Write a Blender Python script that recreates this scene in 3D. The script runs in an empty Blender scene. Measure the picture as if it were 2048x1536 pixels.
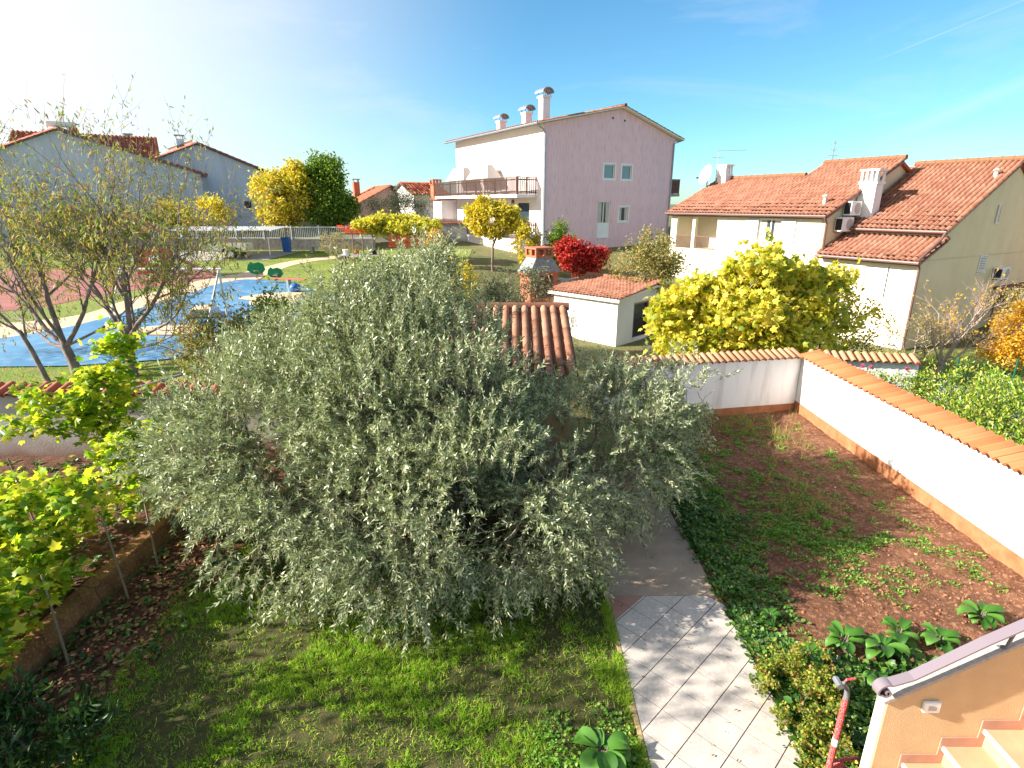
import bpy, math, random
import numpy as np
from mathutils import Vector

R = math.radians
# ------------------------------------------------------------------ camera, sky, sun, exposure
scene = bpy.context.scene
cam_d = bpy.data.cameras.new("camera")
cam = bpy.data.objects.new("camera", cam_d)
scene.collection.objects.link(cam)
scene.camera = cam
cam.location = (0, 0, 5.6)
cam.rotation_euler = (R(90 - 17.74), 0, 0)
cam_d.sensor_width = 36
cam_d.lens = 36 * 1125 / 2048
cam_d.clip_start = 0.1
cam_d.clip_end = 6000

SUN_AZ = 8.0      # degrees behind due -X
SUN_EL = 27.0
sun_dir = Vector((-math.cos(R(SUN_AZ)) * math.cos(R(SUN_EL)), -math.sin(R(SUN_AZ)) * math.cos(R(SUN_EL)), math.sin(R(SUN_EL))))
world = bpy.data.worlds.new("World")
scene.world = world
world.use_nodes = True
wn = world.node_tree.nodes; wl = world.node_tree.links
wn.clear()
sky = wn.new("ShaderNodeTexSky"); sky.sky_type = 'NISHITA'; sky.sun_disc = False
sky.sun_elevation = R(SUN_EL)
sky.sun_rotation = math.atan2(sun_dir.x, sun_dir.y)
sky.air_density = 1.0; sky.dust_density = .25; sky.ozone_density = 2.2; sky.altitude = 50
hsv = wn.new("ShaderNodeHueSaturation"); hsv.inputs['Saturation'].default_value = 1.05; hsv.inputs['Hue'].default_value = 0.49; hsv.inputs['Value'].default_value = .80
wl.new(sky.outputs[0], hsv.inputs['Color'])
# thin high cloud wisps and a contrail, laid on the sky's own directions
tc = wn.new("ShaderNodeTexCoord")
mp = wn.new("ShaderNodeMapping"); mp.inputs['Scale'].default_value = (1.2, 4.0, 7.0); mp.inputs['Rotation'].default_value = (0.2, 0.5, 0.3)
wl.new(tc.outputs['Generated'], mp.inputs['Vector'])
nz = wn.new("ShaderNodeTexNoise"); nz.inputs['Scale'].default_value = 1.5; nz.inputs['Detail'].default_value = 7; nz.inputs['Roughness'].default_value = .62; nz.inputs['Distortion'].default_value = .6
wl.new(mp.outputs[0], nz.inputs['Vector'])
cr = wn.new("ShaderNodeMapRange"); cr.inputs[1].default_value = .52; cr.inputs[2].default_value = .85; cr.inputs[3].default_value = 0; cr.inputs[4].default_value = .38
wl.new(nz.outputs[0], cr.inputs[0])
def plane_dist(n, w, amt, lo, hi, ndot, n2):
    dot = wn.new("ShaderNodeVectorMath"); dot.operation = 'DOT_PRODUCT'; dot.inputs[1].default_value = n
    wl.new(tc.outputs['Generated'], dot.inputs[0])
    ab = wn.new("ShaderNodeMath"); ab.operation = 'ABSOLUTE'; wl.new(dot.outputs['Value'], ab.inputs[0])
    m = wn.new("ShaderNodeMapRange"); m.inputs[1].default_value = 0; m.inputs[2].default_value = w; m.inputs[3].default_value = amt; m.inputs[4].default_value = 0
    wl.new(ab.outputs[0], m.inputs[0])
    d2 = wn.new("ShaderNodeVectorMath"); d2.operation = 'DOT_PRODUCT'; d2.inputs[1].default_value = n2
    wl.new(tc.outputs['Generated'], d2.inputs[0])
    m2 = wn.new("ShaderNodeMapRange"); m2.inputs[1].default_value = lo; m2.inputs[2].default_value = hi
    wl.new(d2.outputs['Value'], m2.inputs[0])
    mm = wn.new("ShaderNodeMath"); mm.operation = 'MULTIPLY'; wl.new(m.outputs[0], mm.inputs[0]); wl.new(m2.outputs[0], mm.inputs[1])
    return mm.outputs[0]
def _ray(px, py):
    th = R(17.74); x = (px - 1024) / 1125; y = (768 - py) / 1125
    return Vector((x, math.cos(th) + y * math.sin(th), -math.sin(th) + y * math.cos(th))).normalized()
ca, cb = _ray(1750, 122), _ray(2048, 0)
trail1 = plane_dist(ca.cross(cb).normalized(), .0014, .30, ca.dot(Vector((1, 0, 0))) - .01, ca.dot(Vector((1, 0, 0))) + .04, .1, (1, 0, 0))
ca2, cb2 = _ray(1700, 310), _ray(2048, 165)
trail2 = plane_dist(ca2.cross(cb2).normalized(), .014, .22, ca2.dot(Vector((1, 0, 0))), ca2.dot(Vector((1, 0, 0))) + .08, .1, (1, 0, 0))
add = wn.new("ShaderNodeMath"); add.operation = 'MAXIMUM'; wl.new(trail1, add.inputs[0]); wl.new(trail2, add.inputs[1])
add2 = wn.new("ShaderNodeMath"); add2.operation = 'MAXIMUM'; wl.new(add.outputs[0], add2.inputs[0]); wl.new(cr.outputs[0], add2.inputs[1])
mx = wn.new("ShaderNodeMix"); mx.data_type = 'RGBA'
tint = wn.new("ShaderNodeMix"); tint.data_type = 'RGBA'; tint.blend_type = 'MULTIPLY'; tint.inputs[0].default_value = 1; wl.new(hsv.outputs[0], tint.inputs[6]); tint.inputs[7].default_value = (.52, .80, .93, 1)
wl.new(add2.outputs[0], mx.inputs[0]); wl.new(tint.outputs[2], mx.inputs[6]); mx.inputs[7].default_value = (3.4, 3.6, 3.8, 1)
bg = wn.new("ShaderNodeBackground"); bg.inputs[1].default_value = 0.105
wo = wn.new("ShaderNodeOutputWorld")
# bright haze round the sun, fading out towards the far side of the sky
hz_ = Vector((sun_dir.x, sun_dir.y, .12)).normalized()
dh = wn.new("ShaderNodeVectorMath"); dh.operation = 'DOT_PRODUCT'; dh.inputs[1].default_value = hz_; wl.new(tc.outputs['Generated'], dh.inputs[0])
mh = wn.new("ShaderNodeMapRange"); mh.interpolation_type = 'SMOOTHSTEP'; mh.inputs[1].default_value = -.16; mh.inputs[2].default_value = .62; mh.inputs[3].default_value = 0; mh.inputs[4].default_value = .92; wl.new(dh.outputs['Value'], mh.inputs[0])
mxh = wn.new("ShaderNodeMix"); mxh.data_type = 'RGBA'; wl.new(mh.outputs[0], mxh.inputs[0]); wl.new(mx.outputs[2], mxh.inputs[6]); mxh.inputs[7].default_value = (4.1, 4.05, 4.0, 1)
wl.new(mxh.outputs[2], bg.inputs[0]); wl.new(bg.outputs[0], wo.inputs[0])

sl = bpy.data.lights.new("sun", 'SUN'); sl.energy = 5.0; sl.angle = R(0.5); sl.color = (1, .93, .82)
so = bpy.data.objects.new("sun", sl); scene.collection.objects.link(so)
so.rotation_euler = sun_dir.to_track_quat('Z', 'Y').to_euler()
scene.view_settings.view_transform = 'Standard'
scene.view_settings.look = 'None'
scene.view_settings.exposure = 1.42
scene.view_settings.gamma = 1
scene.render.film_transparent = False
scene.cycles.max_bounces = 6
scene.cycles.diffuse_bounces = 3
scene.cycles.transmission_bounces = 4
scene.cycles.transparent_max_bounces = 4

# ------------------------------------------------------------------ helpers
COL = scene.collection
def setp(o, label=None, cat=None, group=None, kind=None):
    if label: o["label"] = label
    if cat: o["category"] = cat
    if group: o["group"] = group
    if kind: o["kind"] = kind
    return o
def thing(name, label, cat, loc=(0, 0, 0), rotz=0, group=None):
    o = bpy.data.objects.new(name, None); COL.objects.link(o)
    o.location = loc; o.rotation_euler = (0, 0, R(rotz)); o.empty_display_size = .2
    return setp(o, label, cat, group)
def link(name, me, mats, parent=None, loc=None, smooth=False):
    o = bpy.data.objects.new(name, me); COL.objects.link(o)
    for m in (mats if isinstance(mats, (list, tuple)) else [mats]): me.materials.append(m)
    if parent: o.parent = parent
    if loc: o.location = loc
    if smooth: me.polygons.foreach_set("use_smooth", [True] * len(me.polygons))
    return o
class MB:
    def __init__(s): s.v = []; s.f = []; s.mi = []; s.cur = 0
    def face(s, pts):
        n = len(s.v); s.v.extend([tuple(p) for p in pts]); s.f.append(tuple(range(n, n + len(pts)))); s.mi.append(s.cur); return s
    def box(s, x0, x1, y0, y1, z0, z1, M=None):
        P = [(x0, y0, z0), (x1, y0, z0), (x1, y1, z0), (x0, y1, z0), (x0, y0, z1), (x1, y0, z1), (x1, y1, z1), (x0, y1, z1)]
        if M: P = [M(p) for p in P]
        n = len(s.v); s.v.extend(P)
        for f in ((0, 3, 2, 1), (4, 5, 6, 7), (0, 1, 5, 4), (1, 2, 6, 5), (2, 3, 7, 6), (3, 0, 4, 7)):
            s.f.append(tuple(n + i for i in f)); s.mi.append(s.cur)
        return s
    def prism(s, poly, fa, fb):
        """poly 2D -> two caps through fa(p), fb(p)"""
        k = len(poly); n = len(s.v)
        s.v.extend([tuple(fa(p)) for p in poly]); s.v.extend([tuple(fb(p)) for p in poly])
        s.f.append(tuple(n + i for i in range(k))[::-1]); s.f.append(tuple(n + k + i for i in range(k))); s.mi += [s.cur] * 2
        for i in range(k):
            j = (i + 1) % k; s.f.append((n + i, n + j, n + k + j, n + k + i)); s.mi.append(s.cur)
        return s
    def tube(s, pts, r, n=8, cap=True):
        pts = [Vector(p) for p in pts]; rs = r if isinstance(r, (list, tuple)) else [r] * len(pts)
        base = len(s.v); ref = None
        for i, p in enumerate(pts):
            d = (pts[min(i + 1, len(pts) - 1)] - pts[max(i - 1, 0)]).normalized()
            if ref is None: ref = Vector((0, 0, 1)) if abs(d.z) < .9 else Vector((1, 0, 0))
            a = d.cross(ref).normalized(); b = a.cross(d).normalized(); ref = b
            for k in range(n):
                t = 2 * math.pi * k / n; s.v.append(tuple(p + (a * math.cos(t) + b * math.sin(t)) * rs[i]))
        for i in range(len(pts) - 1):
            for k in range(n):
                k2 = (k + 1) % n
                s.f.append((base + i * n + k, base + i * n + k2, base + (i + 1) * n + k2, base + (i + 1) * n + k)); s.mi.append(s.cur)
        if cap:
            s.f.append(tuple(base + k for k in range(n))[::-1]); s.f.append(tuple(base + (len(pts) - 1) * n + k for k in range(n))); s.mi += [s.cur] * 2
        return s
    def build(s, name, mats, parent=None, loc=None, smooth=False, bevel=0):
        me = bpy.data.meshes.new(name); me.from_pydata(s.v, [], s.f)
        if max(s.mi, default=0) > 0: me.polygons.foreach_set("material_index", s.mi)
        me.update()
        o = link(name, me, mats, parent, loc, smooth)
        if bevel:
            b = o.modifiers.new("bevel", 'BEVEL'); b.width = bevel; b.segments = 2; b.limit_method = 'ANGLE'
        return o
def np_mesh(name, V, Fs, smooth=False, attr=None):
    """V (n,3); Fs list of (m,k) int arrays; attr: per-face float"""
    me = bpy.data.meshes.new(name)
    me.vertices.add(len(V)); me.vertices.foreach_set("co", np.asarray(V, np.float32).ravel())
    nl = sum(f.size for f in Fs); nf = sum(len(f) for f in Fs)
    me.loops.add(nl); me.polygons.add(nf)
    me.loops.foreach_set("vertex_index", np.concatenate([f.ravel() for f in Fs]).astype(np.int32))
    tot = np.concatenate([np.full(len(f), f.shape[1]) for f in Fs]).astype(np.int32)
    me.polygons.foreach_set("loop_start", np.concatenate([[0], np.cumsum(tot)[:-1]]).astype(np.int32))
    if smooth: me.polygons.foreach_set("use_smooth", np.ones(nf, bool))
    me.update(calc_edges=True)
    if attr is not None:
        a = me.attributes.new("rnd", 'FLOAT', 'FACE'); a.data.foreach_set("value", np.asarray(attr, np.float32))
    return me
_h = np.random.RandomState(5).rand(256, 256)
def vnoise(x, y):
    x = np.asarray(x, float); y = np.asarray(y, float)
    xi = np.floor(x).astype(int); yi = np.floor(y).astype(int); fx = x - xi; fy = y - yi
    fx = fx * fx * (3 - 2 * fx); fy = fy * fy * (3 - 2 * fy)
    g = lambda a, b: _h[a % 256, b % 256]
    return (g(xi, yi) * (1 - fx) + g(xi + 1, yi) * fx) * (1 - fy) + (g(xi, yi + 1) * (1 - fx) + g(xi + 1, yi + 1) * fx) * fy
def fbm(x, y, o=4):
    s = 0; a = .5
    for i in range(o): s = s + a * vnoise(x * 2 ** i + 17 * i, y * 2 ** i + 31 * i); a *= .5
    return s

# ------------------------------------------------------------------ materials
def lin(c): return tuple(c) + (1,) if len(c) == 3 else c
def mat(name, c1, c2=None, scale=3, rough=.85, bump=0, bscale=30, spec=.3, metal=0, c3=None, detail=5, stretch=None, attr=False, contrast=(.35, .65), coord='Object', bdist=.02):
    m = bpy.data.materials.new(name); m.use_nodes = True
    nt = m.node_tree; N = nt.nodes; L = nt.links; b = N["Principled BSDF"]
    b.inputs['Base Color'].default_value = lin(c1); b.inputs['Roughness'].default_value = rough
    b.inputs['Specular IOR Level'].default_value = spec; b.inputs['Metallic'].default_value = metal
    t = N.new("ShaderNodeTexCoord"); vec = t.outputs[coord]
    if stretch:
        mp = N.new("ShaderNodeMapping"); mp.inputs['Scale'].default_value = stretch; L.new(vec, mp.inputs[0]); vec2 = mp.outputs[0]
    else: vec2 = vec
    if c2:
        n = N.new("ShaderNodeTexNoise"); n.inputs['Scale'].default_value = scale; n.inputs['Detail'].default_value = detail; n.inputs['Roughness'].default_value = .6
        L.new(vec2, n.inputs['Vector'])
        r = N.new("ShaderNodeValToRGB"); r.color_ramp.elements[0].position = contrast[0]; r.color_ramp.elements[1].position = contrast[1]
        r.color_ramp.elements[0].color = lin(c1); r.color_ramp.elements[1].color = lin(c2)
        L.new(n.outputs[0], r.inputs[0]); out = r.outputs[0]
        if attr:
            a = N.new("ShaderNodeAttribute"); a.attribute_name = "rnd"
            r2 = N.new("ShaderNodeValToRGB"); r2.color_ramp.elements[0].color = lin([q * .42 for q in c1]); r2.color_ramp.elements[1].color = lin(c3)  # darkest stop carries the painted shade of the tile valleys
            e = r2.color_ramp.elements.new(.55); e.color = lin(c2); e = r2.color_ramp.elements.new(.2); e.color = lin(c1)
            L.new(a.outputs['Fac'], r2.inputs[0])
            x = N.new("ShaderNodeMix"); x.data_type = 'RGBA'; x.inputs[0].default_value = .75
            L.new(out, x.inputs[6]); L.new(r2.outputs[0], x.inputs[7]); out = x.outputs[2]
        elif c3:
            n3 = N.new("ShaderNodeTexNoise"); n3.inputs['Scale'].default_value = scale * 7; n3.inputs['Detail'].default_value = 4
            L.new(vec2, n3.inputs['Vector'])
            rr = N.new("ShaderNodeMapRange"); rr.inputs[1].default_value = .5; rr.inputs[2].default_value = .68; L.new(n3.outputs[0], rr.inputs[0])
            x = N.new("ShaderNodeMix"); x.data_type = 'RGBA'; L.new(rr.outputs[0], x.inputs[0]); L.new(out, x.inputs[6]); x.inputs[7].default_value = lin(c3); out = x.outputs[2]
        L.new(out, b.inputs['Base Color'])
    if bump:
        nb = N.new("ShaderNodeTexNoise"); nb.inputs['Scale'].default_value = bscale; nb.inputs['Detail'].default_value = 6; L.new(vec, nb.inputs['Vector'])
        bp = N.new("ShaderNodeBump"); bp.inputs['Strength'].default_value = bump; bp.inputs['Distance'].default_value = bdist
        L.new(nb.outputs[0], bp.inputs['Height']); L.new(bp.outputs[0], b.inputs['Normal'])
    return m
def leafmat(name, cols, trans=.3, rough=.5, back=None, spec=.35, gain=1.25):
    m = bpy.data.materials.new(name); m.use_nodes = True
    nt = m.node_tree; N = nt.nodes; L = nt.links; b = N["Principled BSDF"]; out = N["Material Output"]
    g = N.new("ShaderNodeNewGeometry"); r = N.new("ShaderNodeValToRGB"); r.color_ramp.interpolation = 'LINEAR'
    el = r.color_ramp.elements
    for i, c in enumerate(cols):
        p = i / (len(cols) - 1)
        e = el[0] if i == 0 else (el[-1] if i == len(cols) - 1 else el.new(p))
        e.position = p; e.color = lin(c)
    L.new(g.outputs['Random Per Island'], r.inputs[0]); c = r.outputs[0]
    if back:
        x = N.new("ShaderNodeMix"); x.data_type = 'RGBA'; L.new(g.outputs['Backfacing'], x.inputs[0]); L.new(c, x.inputs[6]); x.inputs[7].default_value = lin(back); c = x.outputs[2]
    L.new(c, b.inputs['Base Color']); b.inputs['Roughness'].default_value = rough; b.inputs['Specular IOR Level'].default_value = spec
    t = N.new("ShaderNodeBsdfTranslucent"); x2 = N.new("ShaderNodeMix"); x2.data_type = 'RGBA'; x2.blend_type = 'MULTIPLY'; x2.inputs[0].default_value = 1
    L.new(c, x2.inputs[6]); x2.inputs[7].default_value = (gain, gain * 1.05, gain * .55, 1); L.new(x2.outputs[2], t.inputs[0])
    ms = N.new("ShaderNodeMixShader"); ms.inputs[0].default_value = trans
    L.new(b.outputs[0], ms.inputs[1]); L.new(t.outputs[0], ms.inputs[2]); L.new(ms.outputs[0], out.inputs[0])
    return m
def glassmat(name, col=(.03, .045, .06)):
    m = mat(name, col, rough=.04, spec=.9); return m

M = {}
M['white'] = mat('white_render', (.80, .79, .77), (.72, .70, .68), 1.2, .9, .15, 90, stretch=(1, 1, .35))
M['wallwhite'] = mat('garden_wall_white', (.60, .575, .54), (.80, .79, .78), 2.2, .9, .35, 60, stretch=(1.6, 1.6, .22), detail=9, contrast=(.28, .50))
M['plinth'] = mat('terracotta_plinth', (.42, .18, .085), (.30, .115, .05), 3.5, .9, .2, 60)
M['pink'] = mat('pink_render', (.84, .585, .605), (.77, .525, .55), 1.3, .92, .12, 60, stretch=(1.5, 1.5, .16), c3=(.64, .44, .47), contrast=(.3, .7))
M['pinkw'] = mat('pink_white_render', (.80, .72, .72), (.76, .68, .68), 1.0, .92, .12, 60)
M['cream'] = mat('cream_render', (.84, .77, .60), (.79, .71, .54), 1.2, .92, .12, 60)
M['khaki'] = mat('sand_render', (.82, .69, .45), (.75, .62, .39), 1.1, .92, .12, 60, stretch=(1, 1, .5))
M['brownr'] = mat('brown_render', (.42, .28, .23), (.37, .245, .20), 1.2, .92, .12, 60)
M['grey'] = mat('grey_render', (.58, .61, .66), (.46, .49, .54), .8, .92, .2, 20, stretch=(2.2, 2.2, .22))
M['tan'] = mat('tan_stucco', (.60, .42, .235), (.54, .37, .205), 4, .9, .9, 110, bdist=.008)
M['tanwhite'] = mat('pale_stucco', (.82, .76, .66), (.78, .71, .60), 3, .9, .4, 110, bdist=.006)
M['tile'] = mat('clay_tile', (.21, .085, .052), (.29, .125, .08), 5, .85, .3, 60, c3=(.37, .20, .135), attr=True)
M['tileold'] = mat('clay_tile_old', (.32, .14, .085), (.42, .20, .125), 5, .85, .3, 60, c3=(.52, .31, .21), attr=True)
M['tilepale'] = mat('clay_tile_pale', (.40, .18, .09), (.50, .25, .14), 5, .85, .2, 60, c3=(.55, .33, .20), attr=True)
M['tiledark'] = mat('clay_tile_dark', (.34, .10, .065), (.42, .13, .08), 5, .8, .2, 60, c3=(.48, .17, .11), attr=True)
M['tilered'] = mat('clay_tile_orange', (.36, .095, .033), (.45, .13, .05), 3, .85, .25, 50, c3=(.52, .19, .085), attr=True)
M['farroof'] = mat('far_red_roof', (.36, .09, .045), (.44, .13, .07), 4, .8, .4, 12)
M['gutter'] = mat('brown_gutter', (.16, .085, .07), rough=.45, spec=.5)
M['greymetal'] = mat('grey_metal', (.24, .27, .31), (.30, .33, .37), 4, rough=.4, metal=.5)
M['whitep'] = mat('white_paint', (.80, .80, .79), rough=.5)
M['shutter'] = mat('pale_shutter', (.74, .74, .72), (.68, .68, .66), 6, .6)
M['glass'] = glassmat('window_glass')
M['glassb'] = glassmat('window_glass_blue', (.10, .17, .20))
M['curtain'] = mat('pale_curtain', (.62, .60, .54), (.4, .38, .33), 9, .9, stretch=(8, 8, .3))
M['wood'] = mat('brown_wood', (.16, .075, .06), (.22, .11, .085), 8, .7, stretch=(6, 6, 1))
M['woodlit'] = mat('sunlit_side_wood', (.095, .055, .042), (.06, .034, .027), 8, .8, stretch=(6, 6, 1))  # darker copy of brown wood: sunlight on the long railing offset in the colour
M['dark'] = mat('dark_opening', (.03, .03, .03), rough=.9)
M['brick'] = mat('red_brick', (.48, .17, .09), (.38, .12, .07), 12, .85, .4, 30)
M['slate'] = mat('grey_slate', (.20, .21, .22), (.28, .29, .30), 8, .7, .4, 30)
M['conc'] = mat('concrete', (.40, .38, .35), (.32, .30, .28), 3, .9, .3, 40, c3=(.45, .42, .38))
M['concshade'] = mat('shaded_concrete', (.20, .18, .165), (.13, .12, .11), 1.5, .95, .4, 30, stretch=(1, 1, .4), c3=(.26, .24, .22))  # dark copy of concrete: shade on the far wall put into the colour
M['bark'] = mat('bark', (.16, .12, .10), (.26, .20, .17), 14, .9, .7, 40, stretch=(1, 1, .3))
M['barkpeach'] = mat('peach_bark', (.15, .115, .105), (.33, .265, .245), 10, .9, .7, 40, stretch=(1, 1, .3))
M['barkolive'] = mat('olive_bark', (.30, .26, .20), (.20, .16, .11), 14, .9, .6, 40)
M['barkpale'] = mat('pale_bark', (.42, .33, .28), (.30, .22, .18), 14, .9, .5, 40)
M['metalw'] = mat('white_metal', (.74, .74, .74), rough=.4)
M['rubber'] = mat('rubber', (.03, .03, .03), rough=.8)
M['stakewood'] = mat('bleached_stake', (.34, .25, .17), (.24, .17, .11), 12, .85)
M['rust'] = mat('rusty_steel', (.17, .09, .06), (.28, .14, .08), 15, .8, .4, 60)
M['galv'] = mat('galvanised_pipe', (.36, .37, .40), (.28, .28, .30), 10, .45, metal=.6)
M['soil'] = mat('red_soil', (.20, .088, .045), (.12, .048, .025), 2.4, .95, 1.0, 55, c3=(.32, .17, .10), detail=8, bdist=.03)
M['darksoil'] = mat('shaded_dark_soil', (.13, .055, .03), (.07, .028, .016), 2, .95, 1.0, 55, c3=(.20, .10, .06), detail=8, bdist=.03)  # soil darkened in the colour for the shade on the left beds
M['clod'] = mat('soil_clod', (.36, .17, .09), (.22, .09, .045), 6, .95, .6, 60)
M['grassbase'] = mat('lawn_ground', (.022, .045, .008), (.085, .085, .025), 9, .95, 1.0, 90, c3=(.15, .09, .045), detail=8)
M['fargrass'] = mat('meadow_grass', (.13, .21, .03), (.24, .30, .06), .55, .95, 1.0, 22, c3=(.28, .20, .085), detail=9, bdist=.06)
M['earth'] = mat('yard_ground', (.09, .13, .03), (.17, .15, .06), .8, .95, .8, 12, c3=(.20, .13, .07), bdist=.05)
M['ptile'] = mat('path_tile', (.56, .50, .44), (.46, .40, .355), 3.5, .5, .1, 60, c3=(.61, .55, .49), spec=.4)
M['ptilered'] = mat('path_tile_red', (.42, .23, .17), (.36, .19, .14), 4, .6, .1, 60)
M['grout'] = mat('grout', (.07, .05, .045), rough=.95)
M['aggr'] = mat('washed_aggregate', (.46, .36, .27), (.36, .27, .20), 2.5, .9, 1.0, 190, c3=(.42, .32, .24), bdist=.008)
M['yellowedge'] = mat('sandstone_edge', (.50, .38, .20), (.40, .29, .14), 8, .9, .4, 60)
M['bluefloor'] = mat('blue_rubber_floor', (.035, .16, .33), (.10, .26, .44), .35, .42, .1, 50, c3=(.16, .30, .44), detail=8)
M['beige'] = mat('beige_rubber_floor', (.60, .42, .27), (.66, .49, .33), 1, .8, .1, 50)
M['redfloor'] = mat('red_rubber_floor', (.27, .10, .09), (.34, .14, .12), 1, .8, .1, 50)
M['redpaint'] = mat('red_paint', (.52, .03, .03), (.42, .03, .035), 20, .4, .2, 80, c3=(.62, .45, .42))
M['redplay'] = mat('red_plastic', (.60, .10, .09), rough=.5)
M['green'] = mat('green_plastic', (.015, .24, .07), rough=.4)
M['fencegreen'] = mat('green_fence_paint', (.012, .12, .06), rough=.6)
M['blue'] = mat('blue_plastic', (.03, .14, .42), rough=.4)
M['net'] = mat('orange_net', (.80, .10, .03), rough=.6)
M['fabric'] = mat('grey_canvas', (.46, .42, .38), rough=.9)
M['terrazzo'] = mat('speckled_coping', (.44, .40, .36), (.36, .32, .29), 30, .6, .3, 200, c3=(.14, .11, .10))
M['rail'] = mat('lilac_grey_rail', (.20, .165, .19), rough=.35, spec=.6)
M['raildark'] = mat('rail_scroll', (.09, .10, .14), rough=.35, spec=.6)
M['steptile'] = mat('step_tile', (.60, .35, .21), (.54, .30, .18), 5, .5, .1, 60)
M['steptrim'] = mat('skirting_tile', (.48, .27, .19), (.42, .23, .16), 6, .5)
M['pale'] = mat('pale_nosing', (.74, .64, .50), rough=.6)
M['kerb'] = mat('stained_kerb', (.36, .17, .07), (.22, .09, .04), 4, .95, .6, 50, c3=(.46, .26, .12))
M['wallgrad'] = None
L_ = {}
L_['olive'] = leafmat('olive_leaf', [(.035, .065, .022), (.09, .135, .045), (.18, .23, .09), (.34, .38, .18), (.60, .60, .36)], .18, .38, back=(.38, .43, .26), spec=.5)  # tones spread wide: lit and shaded leaves put into the colour
L_['peach'] = leafmat('peach_leaf', [(.11, .18, .035), (.20, .27, .06), (.32, .33, .09), (.42, .33, .08), (.38, .18, .06)], .4, .55)
L_['vine'] = leafmat('vine_leaf', [(.08, .18, .015), (.20, .34, .02), (.36, .48, .03), (.54, .58, .05), (.64, .54, .06)], .5, .45, gain=1.4)
L_['fig'] = leafmat('fig_leaf', [(.16, .24, .02), (.46, .46, .05), (.64, .57, .07), (.74, .64, .11), (.70, .52, .06)], .45, .5, gain=1.3)
L_['yellow'] = leafmat('yellow_leaf', [(.30, .33, .03), (.58, .50, .05), (.70, .56, .06), (.62, .38, .04)], .4, .5)
L_['orange'] = leafmat('orange_leaf', [(.55, .38, .04), (.72, .45, .04), (.66, .30, .03)], .4, .5)
L_['green'] = leafmat('green_leaf', [(.035, .10, .012), (.09, .20, .02), (.18, .30, .03), (.40, .42, .05)], .4, .5)
L_['dkgreen'] = leafmat('dark_green_leaf', [(.018, .05, .012), (.035, .085, .018), (.06, .12, .025)], .15, .4)
L_['greyg'] = leafmat('grey_green_leaf', [(.07, .11, .05), (.14, .17, .09), (.20, .22, .13), (.30, .27, .16)], .2, .5)
L_['pear'] = leafmat('pear_leaf', [(.10, .15, .03), (.22, .24, .06), (.36, .30, .10), (.45, .28, .10)], .3, .5)
L_['red'] = leafmat('red_maple_leaf', [(.28, .012, .015), (.48, .03, .03), (.60, .08, .06)], .35, .5)
L_['laurel'] = leafmat('hedge_leaf', [(.05, .13, .012), (.14, .27, .02), (.32, .42, .05), (.58, .50, .09)], .35, .3, spec=.6)
L_['grass'] = leafmat('grass_blade', [(.06, .17, .010), (.15, .36, .016), (.30, .54, .03), (.50, .60, .07), (.50, .40, .18)], .45, .55)
L_['fargrass'] = leafmat('meadow_blade', [(.14, .22, .02), (.28, .37, .04), (.42, .46, .07), (.42, .30, .10)], .4, .6)
L_['weed'] = leafmat('weed_leaf', [(.04, .14, .015), (.10, .27, .025), (.20, .40, .04), (.34, .40, .12)], .3, .55)
L_['ivy'] = leafmat('ground_ivy_leaf', [(.025, .08, .02), (.055, .15, .03), (.12, .26, .03), (.16, .17, .06)], .2, .4)
L_['trail'] = leafmat('trailing_leaf', [(.07, .15, .015), (.18, .27, .03), (.40, .42, .06), (.34, .15, .06)], .4, .5)
L_['chard'] = leafmat('chard_leaf', [(.03, .11, .015), (.06, .18, .02), (.10, .25, .035)], .3, .5, spec=.4)
L_['litter'] = leafmat('dry_leaf', [(.16, .06, .03), (.30, .14, .06), (.42, .28, .14)], .1, .7)
L_['rose'] = leafmat('rose_petal', [(.50, .05, .15), (.60, .12, .22)], .3, .5)

# ------------------------------------------------------------------ terrain
def T(x, y):
    x = np.asarray(x, float); y = np.asarray(y, float)
    L = np.where(y > 11.76, .3 + .055 * np.minimum(y, 70), 0)
    Rr = np.where(y < 24, 0, np.minimum((y - 24) * .18, .3 + .055 * np.minimum(y, 70)))
    t = np.clip((x + 3) / 6, 0, 1); t = t * t * (3 - 2 * t)
    return L * (1 - t) + Rr * t
def Tz(x, y): return float(T(x, y))
xs = np.unique(np.concatenate([[-3000, -1200, -500, -200, -120], np.arange(-80, 81, 1.0), [120, 200, 500, 1200, 3000]]))
ys = np.unique(np.concatenate([[-300, -60, -20, 0, 5, 10, 11.70, 11.80], np.arange(12, 71, 1.0), [90, 150, 400, 1200, 3000]]))
gx, gy = np.meshgrid(xs, ys); V = np.stack([gx, gy, T(gx, gy) - .01], -1).reshape(-1, 3)
nx, ny = len(xs), len(ys); i = np.arange(ny - 1)[:, None] * nx + np.arange(nx - 1)[None]
F = np.stack([i, i + 1, i + 1 + nx, i + nx], -1).reshape(-1, 4)
setp(link('ground', np_mesh('ground', V, [F]), M['earth']), kind='structure')

def sheet(name, poly, m, dz, res=1.0, kind='structure', parent=None):
    """flat-shaded polygon sheet following the (planar) left terrain"""
    me = bpy.data.meshes.new(name)
    c = [(x, y, Tz(x, y) + dz) for x, y in poly]
    me.from_pydata(c, [], [tuple(range(len(c)))])
    o = link(name, me, m, parent); setp(o, kind=kind)
    return o
def smoothpoly(pts, n=6):
    out = []; k = len(pts)
    for i in range(k):
        p0, p1, p2, p3 = [np.array(pts[(i + j - 1) % k], float) for j in range(4)]
        for q in range(n):
            t = q / n
            out.append(tuple(.5 * ((2 * p1) + (-p0 + p2) * t + (2 * p0 - 5 * p1 + 4 * p2 - p3) * t * t + (-p0 + 3 * p1 - 3 * p2 + p3) * t ** 3)))
    return out

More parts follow.
